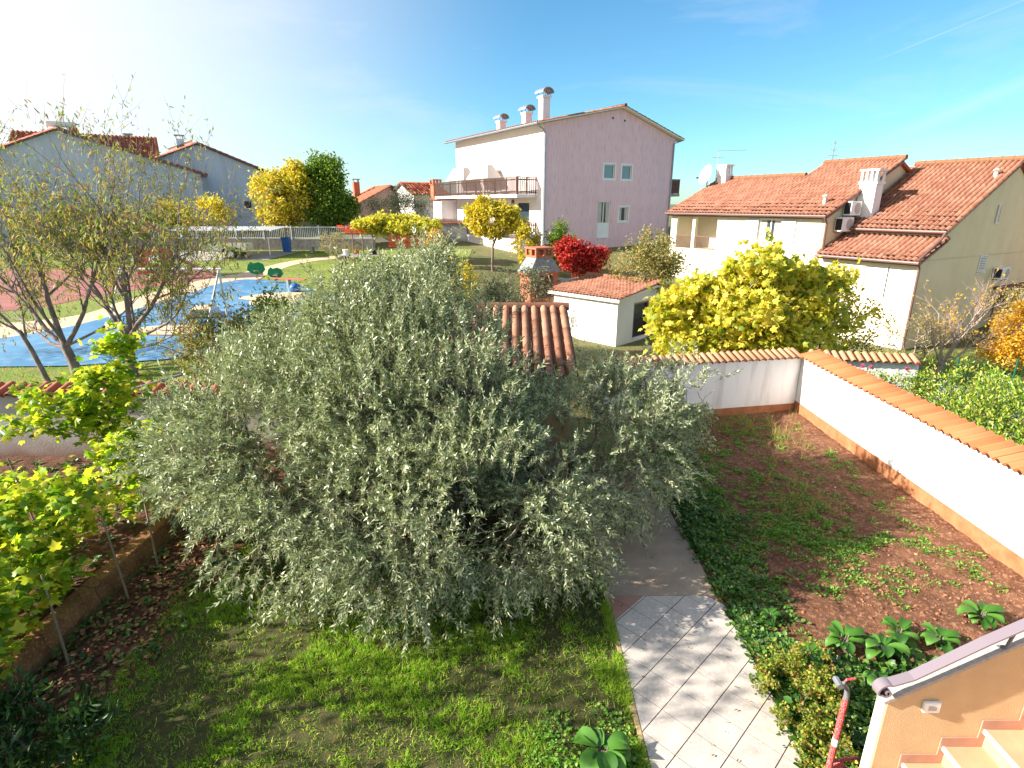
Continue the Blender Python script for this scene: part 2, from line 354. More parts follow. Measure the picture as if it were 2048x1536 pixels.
# ------------------------------------------------------------------ roof tiles
def tile_surface(O, U, S, W, Lg, pitch=.2, course=.38, amp=.045, seed=1, under=True, step=.03, lap=False):
    """canal tiles: O eave corner, U unit along the eave, S unit up the slope"""
    O, U, S = map(lambda a: np.array(a, float), (O, U, S)); Nn = np.cross(U, S); Nn /= np.linalg.norm(Nn)
    if Nn[2] < 0: Nn = -Nn
    nc = max(1, round(W / pitch)); p = W / nc; k = 12
    a = np.linspace(0, nc, nc * k + 1); ph = a % 1.0
    prof = amp * np.where(np.abs(ph - .5) < .33, np.sqrt(np.clip(1 - ((ph - .5) / .33) ** 2, 0, 1)), -.35 * np.sin(np.clip((np.abs(ph - .5) - .33) / .17, 0, 1) * math.pi / 2))
    if lap: prof = amp * (.5 - .5 * np.cos(2 * math.pi * np.clip(ph * 1.06 - .03, 0, 1))) + .022 * (1 - ph) * (ph > .001)
    nr = max(1, round(Lg / course)); c = Lg / nr
    rg = np.random.RandomState(seed); rows = []
    for r in range(nr):
        j = np.repeat(rg.uniform(-.006, .006, nc), k); j = np.append(j, j[-1])
        sj = np.repeat(rg.uniform(-.015, .015, nc), k); sj = np.append(sj, sj[-1])
        rows.append((r * c + (sj if r else 0 * sj), prof + step + j)); rows.append((np.full_like(a, (r + 1) * c + .004), prof * .92 + j))
    V = []
    if under:
        V.append(O + np.outer(a * p, U) + np.outer(np.full_like(a, Lg), S) + np.outer(prof - .03, Nn))
        V.append(O + np.outer(a * p, U) + np.outer(prof + step - .022, Nn))
    for s, h in rows: V.append(O + np.outer(a * p, U) + np.outer(np.ones_like(a) * s, S) + np.outer(h, Nn))
    V = np.concatenate(V); n = nc * k + 1; R_ = len(V) // n
    i = np.arange(R_ - 1)[:, None] * n + np.arange(n - 1)[None]
    F = np.stack([i, i + 1, i + 1 + n, i + n], -1).reshape(-1, 4)
    at = rg.rand(R_, nc); at = np.repeat(at, k, axis=1)[:R_ - 1, :].ravel()
    off = 2 if under else 0
    # faces of one tile share their value
    at2 = np.repeat(rg.rand(nr, nc), k, axis=1)
    full = np.zeros((R_ - 1, n - 1)) + .3
    for r in range(R_ - 1):
        q = (r - off) // 2
        if 0 <= q < nr: full[r] = at2[q]
    full = .35 + .55 * full; pm = (np.arange(n - 1) + .5) / k % 1.0; full[:, (pm < .09) if lap else (np.abs(pm - .5) > .34)] = 0.0  # tile valleys and lap edges coloured dark: shade between tiles painted in
    return V, F, full.ravel()
def tile_roof(name, O, U, S, W, Lg, m, parent=None, **kw):
    kw['amp'] = kw.get('amp', .045) * 1.35
    V, F, at = tile_surface(O, U, S, W, Lg, **kw)
    return link(name, np_mesh(name, V, [F], attr=at), m, parent)
def ridge(mb, a, b, r=.11, seg=.4):
    a = Vector(a); b = Vector(b); n = max(1, round((b - a).length / seg)); d = (b - a) / n
    for i in range(n):
        mb.tube([a + d * i, a + d * (i + 1.08)], [r * 1.06, r * .94], 10)

# ------------------------------------------------------------------ walls with openings
def wall(mb, P, u0, u1, z0, z1, holes=(), depth=.15):
    """P(u,z,d) -> point, d = inward depth. Outer skin with real openings and reveals."""
    us = sorted({u0, u1, *[h[0] for h in holes], *[h[1] for h in holes]}); zs = sorted({z0, z1, *[h[2] for h in holes], *[h[3] for h in holes]})
    for i in range(len(us) - 1):
        for j in range(len(zs) - 1):
            a, b, c, d = us[i], us[i + 1], zs[j], zs[j + 1]; um, zm = (a + b) / 2, (c + d) / 2
            if any(h[0] < um < h[1] and h[2] < zm < h[3] for h in holes): continue
            mb.face([P(a, c, 0), P(b, c, 0), P(b, d, 0), P(a, d, 0)])
    for h in holes:
        a, b, c, d = h[:4]
        mb.face([P(a, c, 0), P(b, c, 0), P(b, c, depth), P(a, c, depth)]); mb.face([P(a, d, 0), P(a, d, depth), P(b, d, depth), P(b, d, 0)])
        mb.face([P(a, c, 0), P(a, c, depth), P(a, d, depth), P(a, d, 0)]); mb.face([P(b, c, 0), P(b, d, 0), P(b, d, depth), P(b, c, depth)])
def pbox(mb, P, u0, u1, z0, z1, d0, d1):
    q = [P(u0, z0, d0), P(u1, z0, d0), P(u1, z0, d1), P(u0, z0, d1), P(u0, z1, d0), P(u1, z1, d0), P(u1, z1, d1), P(u0, z1, d1)]
    n = len(mb.v); mb.v.extend([tuple(x) for x in q])
    for f in ((0, 3, 2, 1), (4, 5, 6, 7), (0, 1, 5, 4), (1, 2, 6, 5), (2, 3, 7, 6), (3, 0, 4, 7)): mb.f.append(tuple(n + i for i in f)); mb.mi.append(mb.cur)
def window(parent, P, h, name='window', frame='whitep', glass='glass', mull=1, depth=.12, surround=None, sill=True, curtain=False, panel=0):
    a, b, c, d = h; t = .055
    mb = MB()
    pbox(mb, P, a, b, c, c + t, depth - .04, depth + .03); pbox(mb, P, a, b, d - t, d, depth - .04, depth + .03)
    pbox(mb, P, a, a + t, c + t, d - t, depth - .04, depth + .03); pbox(mb, P, b - t, b, c + t, d - t, depth - .04, depth + .03)
    for k in range(mull):
        x = a + (b - a) * (k + 1) / (mull + 1); pbox(mb, P, x - t * .6, x + t * .6, c + t, d - t, depth - .035, depth + .025)
    if panel: pbox(mb, P, a + t, b - t, c + t, c + panel, depth - .02, depth + .02)
    w = mb.build(name, M[frame], parent)
    g = MB(); pbox(g, P, a + t, b - t, c + t + (panel if panel else 0), d - t, depth + .005, depth + .012); g.build('pane', M[glass], w)
    if curtain:
        g = MB(); pbox(g, P, a + t, a + (b - a) * .36, c + t, d - t, depth - .004, depth + .002); pbox(g, P, b - (b - a) * .30, b - t, c + t, d - t, depth - .004, depth + .002); g.build('curtain', M['curtain'], w)
    if surround:
        s = MB(); e = .1
        pbox(s, P, a - e, b + e, d, d + e, -.02, .03); pbox(s, P, a - e, b + e, c - e, c, -.02, .03); pbox(s, P, a - e, a, c, d, -.02, .03); pbox(s, P, b, b + e, c, d, -.02, .03)
        s.build('surround', M[surround], w)
    elif sill:
        s = MB(); pbox(s, P, a - .06, b + .06, c - .05, c - .002, -.05, .06); s.build('sill', M[frame], w)
    return w
def louver(parent, P, a, b, c, d, d0=-.05, name='shutter', m='shutter'):
    mb = MB(); pbox(mb, P, a, a + .05, c, d, d0, d0 + .035); pbox(mb, P, b - .05, b, c, d, d0, d0 + .035)
    pbox(mb, P, a + .05, b - .05, c, c + .06, d0, d0 + .035); pbox(mb, P, a + .05, b - .05, d - .06, d, d0, d0 + .035)
    n = int((d - c - .12) / .07)
    for i in range(n):
        z = c + .06 + (i + .5) * (d - c - .12) / n; pbox(mb, P, a + .05, b - .05, z - .028, z + .022, d0 + .008, d0 + .022)
    return mb.build(name, M[m], parent)

# ------------------------------------------------------------------ foliage toolbox
TPL = {
    'kite': (np.array([(0, 0, 0), (.5, .45, 0), (0, 1, 0), (-.5, .45, 0)], float), [np.array([(0, 1, 2, 3)])]),
    'fold': (np.array([(0, 0, 0), (.5, .35, .10), (.4, .7, .06), (0, 1, -.06), (-.4, .7, .06), (-.5, .35, .10)], float), [np.array([(0, 1, 2, 3), (0, 3, 4, 5)])]),
    'blade': (np.array([(-.5, 0, 0), (.5, 0, 0), (.3, .55, .12), (-.3, .55, .12), (0, 1, .45)], float), [np.array([(0, 1, 2, 3)]), np.array([(3, 2, 4)])]),
}
_lo = [(0, 0), (.26, -.14), (.52, .08), (.36, .26), (.60, .52), (.24, .58), (0, 1), (-.24, .58), (-.60, .52), (-.36, .26), (-.52, .08), (-.26, -.14)]
_lv = [(0, .36, .07)] + [(x, y, -.05 - .10 * ((x * x + (y - .35) ** 2) > .2)) for x, y in _lo]; _lv[1] = (0, 0, 0)
TPL['lobed'] = (np.array(_lv, float), [np.array([(0, 1 + i, 1 + (i + 1) % 12) for i in range(12)])])
def leaf_mesh(name, pos, dr, size, width, tpl='kite', rng=None, flat=0.0):
    """pos (n,3) dr (n,3) size (n,), width ratio; flat pulls the leaf normals up"""
    V0, F0 = TPL[tpl]; n = len(pos); rng = rng or np.random.RandomState(0)
    d = dr / (np.linalg.norm(dr, axis=1, keepdims=True) + 1e-9)
    r = rng.normal(size=(n, 3)); r[:, 2] *= (1 - flat * .9); r[:, 2] += 0
    if flat > 0:
        up = np.tile([0, 0, 1.], (n, 1)); s1 = np.cross(d, up); s1 /= np.linalg.norm(s1, axis=1, keepdims=True) + 1e-6
        r = s1 * flat * 2 + r * (1 - flat)
    s = r - d * np.sum(r * d, 1, keepdims=True); s /= np.linalg.norm(s, axis=1, keepdims=True) + 1e-9
    nn = np.cross(s, d)
    size = np.asarray(size).reshape(-1, 1, 1) * np.ones((n, 1, 1))
    V = pos[:, None] + size * (V0[None, :, 0:1] * width * s[:, None] + V0[None, :, 1:2] * d[:, None] + V0[None, :, 2:3] * nn[:, None])
    k = len(V0); off = (np.arange(n) * k)
    Fs = [(f[None] + off[:, None, None]).reshape(-1, f.shape[1]) for f in F0]
    return np_mesh(name, V.reshape(-1, 3), Fs)
def grow(rng, limbs, targets, step=.35, bow=.12, jit=.06, updir=1):
    P = []; par = []
    def add(path, j):
        for q in path: P.append(np.array(q, float)); par.append(j); j = len(P) - 1
        return j
    for li, l in enumerate(limbs):
        l = [np.array(q, float) for q in l]
        if li == 0: pts = [l[0]]; j = -1
        else:
            A = np.array(P); j = int(np.argmin(np.linalg.norm(A - l[0], axis=1))); pts = []; l[0] = P[j]
        for a, b in zip(l[:-1], l[1:]):
            k = max(1, int(np.linalg.norm(b - a) / step))
            for q in range(1, k + 1): pts.append(a + (b - a) * q / k + rng.normal(size=3) * jit * .35)
        add(pts, j)
    twigs = []; base = np.array(P[0]); targets = sorted(targets, key=lambda t: np.linalg.norm(t - base))
    A = np.zeros((len(P) + len(targets) * 40, 3)); A[:len(P)] = np.array(P); cnt = len(P)
    for t in targets:
        dv = A[:cnt] - t; d = np.linalg.norm(dv, axis=1) * (1 + .7 * (dv[:, 2] * updir > 0)); j = int(np.argmin(d)); a = A[j].copy()
        L = np.linalg.norm(t - a); k = max(2, int(L / step) + 1)
        mid = (a + t) / 2 + rng.normal(size=3) * jit * L + np.array([0, 0, bow * L])
        path = [(1 - u) ** 2 * a + 2 * u * (1 - u) * mid + u * u * t for u in np.linspace(0, 1, k + 1)[1:]]
        if cnt + len(path) >= len(A): A = np.vstack([A, np.zeros((5000, 3))])
        for q in path: A[cnt] = q; cnt += 1
        add(path, j); twigs.append([a] + path)
    return np.array(P), par, twigs
def skel_mesh(P, par, r_tip=.006, r_max=.15, expo=.45, nbig=7):
    n = len(P); cnt = np.zeros(n); ch = [[] for _ in range(n)]
    for i, p in enumerate(par):
        if p >= 0: ch[p].append(i)
    for i in range(n - 1, -1, -1):
        if not ch[i]: cnt[i] += 1
        if par[i] >= 0: cnt[par[i]] += cnt[i]
    rad = r_tip * cnt ** expo; rad = rad * min(1, r_max / rad.max()) if rad.max() > r_max else rad * 1
    rad = np.maximum(rad, r_tip * .8)
    mb = MB(); st = [(0, -1)]
    while st:
        s, pr = st.pop(); chain = [s] if pr < 0 else [pr, s]; c = s
        while ch[c]:
            k = max(ch[c], key=lambda q: cnt[q])
            for o in ch[c]:
                if o != k: st.append((o, c))
            chain.append(k); c = k
        if len(chain) < 2: continue
        rr = [float(rad[q]) for q in chain]
        if pr >= 0: rr[0] = rr[1]
        big = max(rr); mb.tube([P[q] for q in chain], rr, nbig if big > .04 else (5 if big > .015 else 3), cap=False)
    return mb
def ell(rng, c, r, n, shell=.55, zmin=None):
    v = rng.normal(size=(n, 3)); v /= np.linalg.norm(v, axis=1, keepdims=True)
    u = rng.rand(n) ** (1 / 3); u = shell + (1 - shell) * u if shell else u
    bk = rng.normal(size=(11, 3)); bk[:, 2] += .25; bk /= np.linalg.norm(bk, axis=1, keepdims=True)
    lump = .66 + .46 * np.max(np.clip(v @ bk.T, 0, 1) ** 7 * rng.uniform(.55, 1.15, 11), axis=1)
    p = np.array(c) + v * (u * lump)[:, None] * np.array(r) * 1.08
    if zmin is not None: p = p[p[:, 2] > zmin]
    return p
def twig_leaves(rng, twigs, per, spread=.05, last=.7, out=.6, droop=-.2, c=None):
    pos = []; dr = []
    for tw in twigs:
        tw = np.array(tw); m = len(tw) - 1; k = rng.poisson(per)
        if k == 0: continue
        u = (1 - last * rng.rand(k)) * m; i = np.minimum(u.astype(int), m - 1); f = (u - i)[:, None]
        p = tw[i] * (1 - f) + tw[i + 1] * f + rng.normal(size=(k, 3)) * spread
        d = tw[i + 1] - tw[i]; d /= np.linalg.norm(d, axis=1, keepdims=True) + 1e-9
        pos.append(p); dr.append(d * out + rng.normal(size=(k, 3)) * .6 + np.array([0, 0, droop]))
    return np.concatenate(pos), np.concatenate(dr)
def plant(name, label, cat, loc, lobes, ntw, per, lsize, lwidth, leaf, bark='bark', tpl='kite', trunk=None, limbs=None, seed=1, spread=.12,
          r_max=.12, r_tip=.006, step=.4, shell=.45, droop=-.2, flat=0, group=None, zmin=None, bow=.1, last=.7, extra=None, jit=.07, sub=5):
    """tree or shrub: Empty > trunk, crown; coordinates local to loc"""
    rng = np.random.RandomState(seed); t = thing(name, label, cat, loc, 0, group)
    subs = []
    for c, r, w in lobes:                        # side clumps break the outline
        for q in range(sub):
            v = rng.normal(size=3); v[2] = abs(v[2]) * 1.1; v /= np.linalg.norm(v); f = rng.uniform(.24, .42)
            subs.append((tuple(np.array(c) + v * np.array(r) * rng.uniform(.72, .98)), tuple(np.array(r) * f), w * .13))
    tg = np.concatenate([ell(rng, c, r, max(2, int(ntw * w * (.62 if sub and i < len(lobes) else 1))), shell, zmin) for i, (c, r, w) in enumerate(list(lobes) + subs)])
    top = lobes[0][0]
    if limbs is None:
        h = trunk if trunk else top[2] * .5
        limbs = [[(0, 0, -.1), (rng.uniform(-.05, .05), rng.uniform(-.05, .05), h)]]
        for c, r, w in lobes: limbs.append([(0, 0, h), tuple(np.array([0, 0, h]) * .4 + np.array(c) * .6), tuple(np.array(c) + np.array([0, 0, r[2] * .3]))])
    P, par, tw = grow(rng, limbs, list(tg), step, bow=bow, jit=jit)
    skel_mesh(P, par, r_tip, r_max, .40 if name == 'peach_tree' else .45).build('trunk', M[bark], t, smooth=True)
    pos, dr = twig_leaves(rng, tw, per, spread, last=last, droop=droop)
    if extra is not None:
        pos = np.concatenate([pos, extra[0]]); dr = np.concatenate([dr, extra[1]])
    sz = lsize * rng.uniform(.65, 1.15, len(pos))
    link('crown', leaf_mesh('crown', pos, dr, sz, lwidth, tpl, rng, flat), L_[leaf], t)
    return t

# ================================================================== OWN GARDEN
# soil bed, displaced mesh
def heightmesh(name, x0, x1, y0, y1, res, hf, m, kind='structure', smooth=True):
    xs = np.arange(x0, x1 + res, res); ys = np.arange(y0, y1 + res, res); gx, gy = np.meshgrid(xs, ys)
    V = np.stack([gx, gy, hf(gx, gy)], -1).reshape(-1, 3); nx = len(xs); ny = len(ys)
    i = np.arange(ny - 1)[:, None] * nx + np.arange(nx - 1)[None]
    F = np.stack([i, i + 1, i + 1 + nx, i + nx], -1).reshape(-1, 4)
    return setp(link(name, np_mesh(name, V, [F], smooth=smooth), m), kind=kind)
def bedh(x, y):
    return .012 + .07 * (fbm(x * 1.1, y * 1.1) - .3) + .09 * (fbm(x * 6, y * 6, 3) - .25) * np.clip(1.2 - (y - 4) / 12, .3, 1) + .05 * (fbm(x * 17 + 9, y * 17, 2) - .3)
heightmesh('soil_bed', 3.13, 8.0, 2.0, 15.2, .045, bedh, M['soil'])
heightmesh('soil_strip', -5.95, -4.6, 3.0, 11.4, .06, lambda x, y: .01 + .06 * (fbm(x * 5, y * 5) - .25), M['darksoil'])
heightmesh('vine_bed', -14, -6.3, 2.0, 11.45, .08, lambda x, y: .20 + .10 * (fbm(x * 4, y * 4) - .3), M['darksoil'])
heightmesh('lawn_ground', -5.2, 1.34, 2.5, 13.0, .06, lambda x, y: .015 + .05 * (fbm(x * 1.5, y * 1.5) - .4) - .05 * np.clip((-4.9 - x) * 4 + 1.0 * (vnoise(y * 2, 3) - .5), 0, 1), M['grassbase'])

# grass blades
rng = np.random.RandomState(11)
def grass(name, n, x0, x1, y0, y1, h, w, keep, leaf, z=None, kind='stuff', lay=.5):
    x = rng.uniform(x0, x1, n); y = rng.uniform(y0, y1, n); k = rng.rand(n) < keep(x, y); x = x[k]; y = y[k]
    zz = z(x, y) if z else 0 * x
    d = np.stack([rng.normal(size=len(x)) * lay, rng.normal(size=len(x)) * lay, np.ones(len(x)) * .75], -1)
    o = link(name, leaf_mesh(name, np.stack([x, y, zz], -1), d, h * rng.uniform(.5, 1.3, len(x)), w, 'blade', rng), L_[leaf])
    return setp(o, kind=kind)
def lawnkeep(x, y):
    edge = -4.95 + .35 * (vnoise(y * 1.7, 5 + x * 0) - .5)
    bare = fbm(x * 1.3 + 4, y * 1.3, 3)
    under = np.clip((y - 6.8) / 1.5, 0, .75)
    return np.clip((bare - .36) * 6, .10, 1) * np.clip((vnoise(x * 14, y * 14) - .22) * 3, .08, 1) * (x > edge) * (1 - under)
o = grass('lawn_grass', 430000, -5.1, 1.36, 3.4, 8.4, .066, .13, lawnkeep, 'grass', lambda x, y: .01 + .04 * (fbm(x * 1.5, y * 1.5) - .4))
setp(o, 'short patchy green lawn grass in front of the olive tree', 'grass')

# clods, litter, weeds
ico_v = np.array([(0, 0, 1), (.89, 0, .45), (.28, .85, .45), (-.72, .53, .45), (-.72, -.53, .45), (.28, -.85, .45), (.72, .53, -.45), (-.28, .85, -.45), (-.89, 0, -.45), (-.28, -.85, -.45), (.72, -.53, -.45), (0, 0, -1)], float)
ico_f = np.array([(0, 1, 2), (0, 2, 3), (0, 3, 4), (0, 4, 5), (0, 5, 1), (1, 6, 2), (2, 7, 3), (3, 8, 4), (4, 9, 5), (5, 10, 1), (2, 6, 7), (3, 7, 8), (4, 8, 9), (5, 9, 10), (1, 10, 6), (11, 7, 6), (11, 8, 7), (11, 9, 8), (11, 10, 9), (11, 6, 10)])
def rocks(name, pos, size, m, kind='stuff', squash=.7):
    n = len(pos); j = rng.uniform(.65, 1.25, (n, 12, 1)); sc = np.asarray(size).reshape(-1, 1, 1) * rng.uniform(.7, 1.3, (n, 1, 3)) * np.array([1, 1, squash])
    V = pos[:, None] + ico_v[None] * j * sc; F = (ico_f[None] + (np.arange(n) * 12)[:, None, None]).reshape(-1, 3)
    return setp(link(name, np_mesh(name, V.reshape(-1, 3), [F], smooth=True), m), kind=kind)
n = 9000; x = rng.uniform(3.5, 7.9, n); y = 3.5 + 11 * rng.rand(n) ** 1.5
k = rng.rand(n) < np.clip((fbm(x * 1.5, y * 1.5) - .25) * 3, .1, 1); x = x[k]; y = y[k]
o = rocks('soil_clods', np.stack([x, y, bedh(x, y)], -1), .005 + .026 * rng.rand(len(x)) ** 4 * np.clip(1.6 - (y - 4) / 8, .5, 1.6), M['clod'])
setp(o, 'loose red soil clods scattered over the dug garden bed', 'soil clods')
def bedz(x, y): return np.where(x > 3.13, bedh(x, y), .03)
def rosettes(name, pts, rad, nl, ls, lw, leaf, tpl='fold', up=.5, zf=bedz, label=None, cat='weeds', h=.05):
    n = len(pts); k = nl; a = rng.rand(n, k) * 2 * math.pi; r = rad[:, None] * np.sqrt(rng.rand(n, k))
    x = pts[:, 0:1] + np.cos(a) * r; y = pts[:, 1:2] + np.sin(a) * r
    z = zf(x, y) + h * rng.rand(n, k) * np.clip(1.2 - r / rad[:, None], .2, 1) * (rad[:, None] / .15)
    d = np.stack([np.cos(a), np.sin(a), up * rng.uniform(.2, 1.6, (n, k))], -1) + rng.normal(size=(n, k, 3)) * .35
    o = link(name, leaf_mesh(name, np.stack([x, y, z], -1).reshape(-1, 3), d.reshape(-1, 3), ls * rng.uniform(.5, 1.3, n * k), lw, tpl, rng, .5), L_[leaf])
    return setp(o, label, cat, kind='stuff')
# weeds: patches chosen from the bed as seen
def patch(cx, cy, sx, sy, n, ang=0):
    p = rng.normal(size=(n, 2)) * np.array([sx, sy]); c, s = math.cos(ang), math.sin(ang)
    return np.stack([cx + p[:, 0] * c - p[:, 1] * s, cy + p[:, 0] * s + p[:, 1] * c], -1)
W = np.concatenate([patch(4.8, 8.6, .35, .3, 60), patch(5.5, 8.3, .4, .35, 50), patch(5.1, 9.3, .5, .35, 40), patch(4.2, 9.6, .35, .7, 50), patch(4.0, 11.2, .4, .8, 70), patch(5.6, 9.6, .3, .3, 25),
                    patch(4.6, 12.4, .6, .8, 55), patch(6.3, 13.2, .5, .5, 40), patch(5.0, 10.6, .6, .5, 40), patch(6.2, 8.4, .6, .15, 26), patch(3.8, 8.0, .3, .6, 45), patch(7.3, 9.5, .2, 1.4, 24), patch(5.4, 7.4, .5, .2, 14), np.stack([rng.uniform(3.3, 7.8, 150), rng.uniform(4, 15, 150)], -1)])
W = W[(W[:, 0] > 3.15) & (W[:, 0] < 7.9) & (W[:, 1] > 3) & (W[:, 1] < 14.6)]
rosettes('weeds', W, rng.uniform(.05, .16, len(W)), 45, .042, .5, 'weed', label='patches of low bright green weeds on the red soil bed')
W2 = np.stack([3.13 + np.abs(rng.normal(size=620)) * .42, rng.uniform(3.2, 13.5, 620)], -1)
rosettes('ground_ivy', W2, rng.uniform(.08, .2, len(W2)), 34, .06, .8, 'ivy', 'fold', .5, label='dark green creeping ground cover along the edge of the tiled path', cat='ground cover', h=.05)
W3 = np.concatenate([np.stack([rng.uniform(3.2, 6.8, 260), rng.uniform(3.3, 5.7, 260)], -1)])
rosettes('ivy_carpet', W3, rng.uniform(.12, .26, len(W3)), 40, .085, .8, 'ivy', 'fold', .6, label='dense dark ivy leaves between the soil bed and the stair wall', cat='ground cover', h=.08)
n = 1500; x = np.concatenate([rng.uniform(-5.9, -4.7, n), rng.uniform(3.2, 7.9, 160)]); y = np.concatenate([rng.uniform(4, 10, n), rng.uniform(4, 14, 160)])
d = rng.normal(size=(len(x), 3)) * np.array([1, 1, .25])
o = link('leaf_litter', leaf_mesh('leaf_litter', np.stack([x, y, bedz(x, y) + .03], -1), d, rng.uniform(.03, .09, len(x)), .6, 'fold', rng, .5), L_['litter'])
setp(o, 'dry brown leaf litter on the bare soil strips', 'leaf litter', kind='stuff')
W4 = np.stack([rng.uniform(-5.9, -4.6, 90), rng.uniform(4.2, 9.5, 90)], -1)
rosettes('strip_weeds', W4, rng.uniform(.04, .14, 90), 14, .06, .9, 'ivy', 'fold', .5, zf=lambda x, y: .03 + 0 * x, label='sparse round-leaved weeds on the soil strip beside the kerb', h=.04)
W5 = np.stack([rng.uniform(.2, 1.33, 60), rng.uniform(4.0, 5.0, 60)], -1)
rosettes('clover', W5, rng.uniform(.05, .12, 60), 26, .035, .9, 'weed', 'fold', .5, zf=lambda x, y: .04 + 0 * x, label='small bright clover leaves beside the broad-leaved plant', h=.06)
# wispy dry-grass tufts in the bed
W6 = np.concatenate([patch(5.9, 13.6, .5, .3, 30), patch(6.7, 12.8, .3, .4, 16), patch(5.6, 10.2, .3, .8, 16)])
n = len(W6) * 16; bx = np.repeat(W6, 16, 0) + rng.normal(size=(n, 2)) * .04
o = link('dry_tufts', leaf_mesh('dry_tufts', np.stack([bx[:, 0], bx[:, 1], bedh(bx[:, 0], bx[:, 1])], -1), np.stack([rng.normal(size=n) * .35, rng.normal(size=n) * .35, np.ones(n)], -1), rng.uniform(.12, .38, n), .03, 'blade', rng), L_['pear'])
setp(o, 'wispy pale grass tufts near the back corner of the soil bed', 'grass tufts', kind='stuff')

# -------- path
path = MB()
path.box(1.44, 3.10, -2, 7.03, -.05, .030)
o = path.build('path_base', M['grout']); setp(o, kind='structure')
def clip(poly, f):
    out = []
    for i in range(len(poly)):
        a, b = poly[i], poly[(i + 1) % len(poly)]; fa, fb = f(a), f(b)
        if fa >= 0: out.append(a)
        if fa * fb < 0:
            t = fa / (fa - fb); out.append((a[0] + (b[0] - a[0]) * t, a[1] + (b[1] - a[1]) * t))
    return out
tb = [MB(), MB()]; s_ = .402; ox, oy = 2.585, 6.47; q2 = math.sqrt(.5)
bound = [lambda p: p[0] - 1.445, lambda p: 3.095 - p[0] , lambda p: 7.025 - p[1], lambda p: p[1] + 2]
for i in range(-22, 22):
    for j in range(-22, 22):
        c = [(i * s_ + .0045, j * s_ + .0055), ((i + 1) * s_ - .0045, j * s_ + .0055), ((i + 1) * s_ - .0045, (j + 1) * s_ - .0055), (i * s_ + .0045, (j + 1) * s_ - .0055)]
        pl = [(ox + (a - b) * q2, oy + (a + b) * q2) for a, b in c]
        for f in bound:
            if len(pl) < 3: break
            pl = clip(pl, f)
        if len(pl) < 3: continue
        cx = sum(p[0] for p in pl) / len(pl); cy = sum(p[1] for p in pl) / len(pl)
        def emit(poly, w):
            if len(poly) >= 3:
                z = .036 + random.Random(i * 99 + j).uniform(-.001, .001)
                tb[w].prism(poly, lambda p: (p[0], p[1], .031), lambda p: (p[0], p[1], z))
        red = [lambda p: -((p[0] - 1.44) + (p[1] - 6.48)) + .0, ]
        # red corner pieces are cut off along the diagonals of the first tile row
        left = lambda p: (p[1] - p[0]) - (7.04 - 1.98)
        right = lambda p: (p[1] + p[0]) - (7.04 + 2.88)
        if all(left(p) >= -.02 for p in pl) or all(right(p) >= -.02 for p in pl): emit(pl, 1)
        else:
            w = clip(clip(pl, lambda p: -left(p)), lambda p: -right(p)); emit(w, 0)
            for g in (left, right):
                r_ = clip(pl, g)
                emit(r_, 1)
pt = tb[0].build('path_tiles', M['ptile']); setp(pt, kind='structure')
pr_ = tb[1].build('path_corner_tiles', M['ptilered']); setp(pr_, kind='structure')
mb = MB()
for k in range(26):
    y0 = -2 + k * .35; mb.box(1.375 + .008 * math.sin(k * 2.1), 1.44, y0 + .004, y0 + .346, -.05, .034 + .004 * math.sin(k * 1.3))
setp(mb.build('path_edging', M['yellowedge'], bevel=.008), kind='structure')
mb = MB(); mb.box(1.40, 3.06, 7.034, 8.9, -.05, .036); mb.box(1.36, 3.0, 8.915, 11.0, -.05, .046)
setp(mb.build('concrete_path', M['aggr']), kind='structure')
mb = MB(); mb.box(1.34, 1.56, 7.62, 8.35, 0, .20); o = mb.build('concrete_block', M['aggr'], bevel=.012)
setp(o, 'loose speckled concrete kerb block lying on the left path edge under the olive', 'block')

n = 70; x = rng.uniform(1.45, 3.08, n); y = rng.uniform(3.6, 9.5, n)
o = link('fallen_leaves', leaf_mesh('fallen_leaves', np.stack([x, y, np.full(n, .052)], -1), rng.normal(size=(n, 3)) * np.array([1, 1, .08]), rng.uniform(.02, .06, n), .35, 'fold', rng, .8), L_['litter']); setp(o, 'few small fallen leaves on the tiled path', 'fallen leaves', kind='stuff')
n = 9000; x = 1.36 + rng.normal(size=n) * .03; y = rng.uniform(3.4, 9, n); k = (vnoise(y * 3, 7) > .42) & (x < 1.47); x = x[k]; y = y[k]
o = link('edge_grass', leaf_mesh('edge_grass', np.stack([x, y, np.full(len(x), .02)], -1), np.stack([rng.normal(size=len(x)) * .7 + .25, rng.normal(size=len(x)) * .5, np.ones(len(x)) * .6], -1), rng.uniform(.04, .10, len(x)), .10, 'blade', rng), L_['grass']); setp(o, 'grass creeping over the sandstone edge of the path', 'grass', kind='stuff')
# -------- kerb of the vine bed
mb = MB(); rr = random.Random(4); y = 2.2
while y < 9.9:
    L = rr.uniform(.9, 1.0); a = rr.uniform(-.012, .012)
    mb.prism([(-6.34 + a, -.1), (-6.02 + a, -.1), (-6.10 + a, .27 + a), (-6.31 + a, .285)], lambda p, y=y: (p[0], y, p[1]), lambda p, y=y, L=L: (p[0], y + L - .01, p[1])); y += L
o = mb.build('stone_kerb', M['kerb'], bevel=.02); setp(o, 'low rust-stained stone kerb holding up the vine bed', 'kerb')

# tree standing to the left of the view whose shade dapples the lawn and the path
def shade_tree():
    return plant('walnut_tree', 'leafy walnut tree to the left of the vine bed, shading lawn and path', 'tree', (-9.9, 3.6, 0), [((0, 0, 3.0), (2.0, 1.7, 1.4), 1), ((.3, .7, 5.0), (1.5, 1.3, 1.2), .55)], 190, 5, .15, .45, 'green', 'bark', 'fold', trunk=1.8, seed=140, spread=.15, r_max=.14, step=.4, shell=.2)
shade_tree()
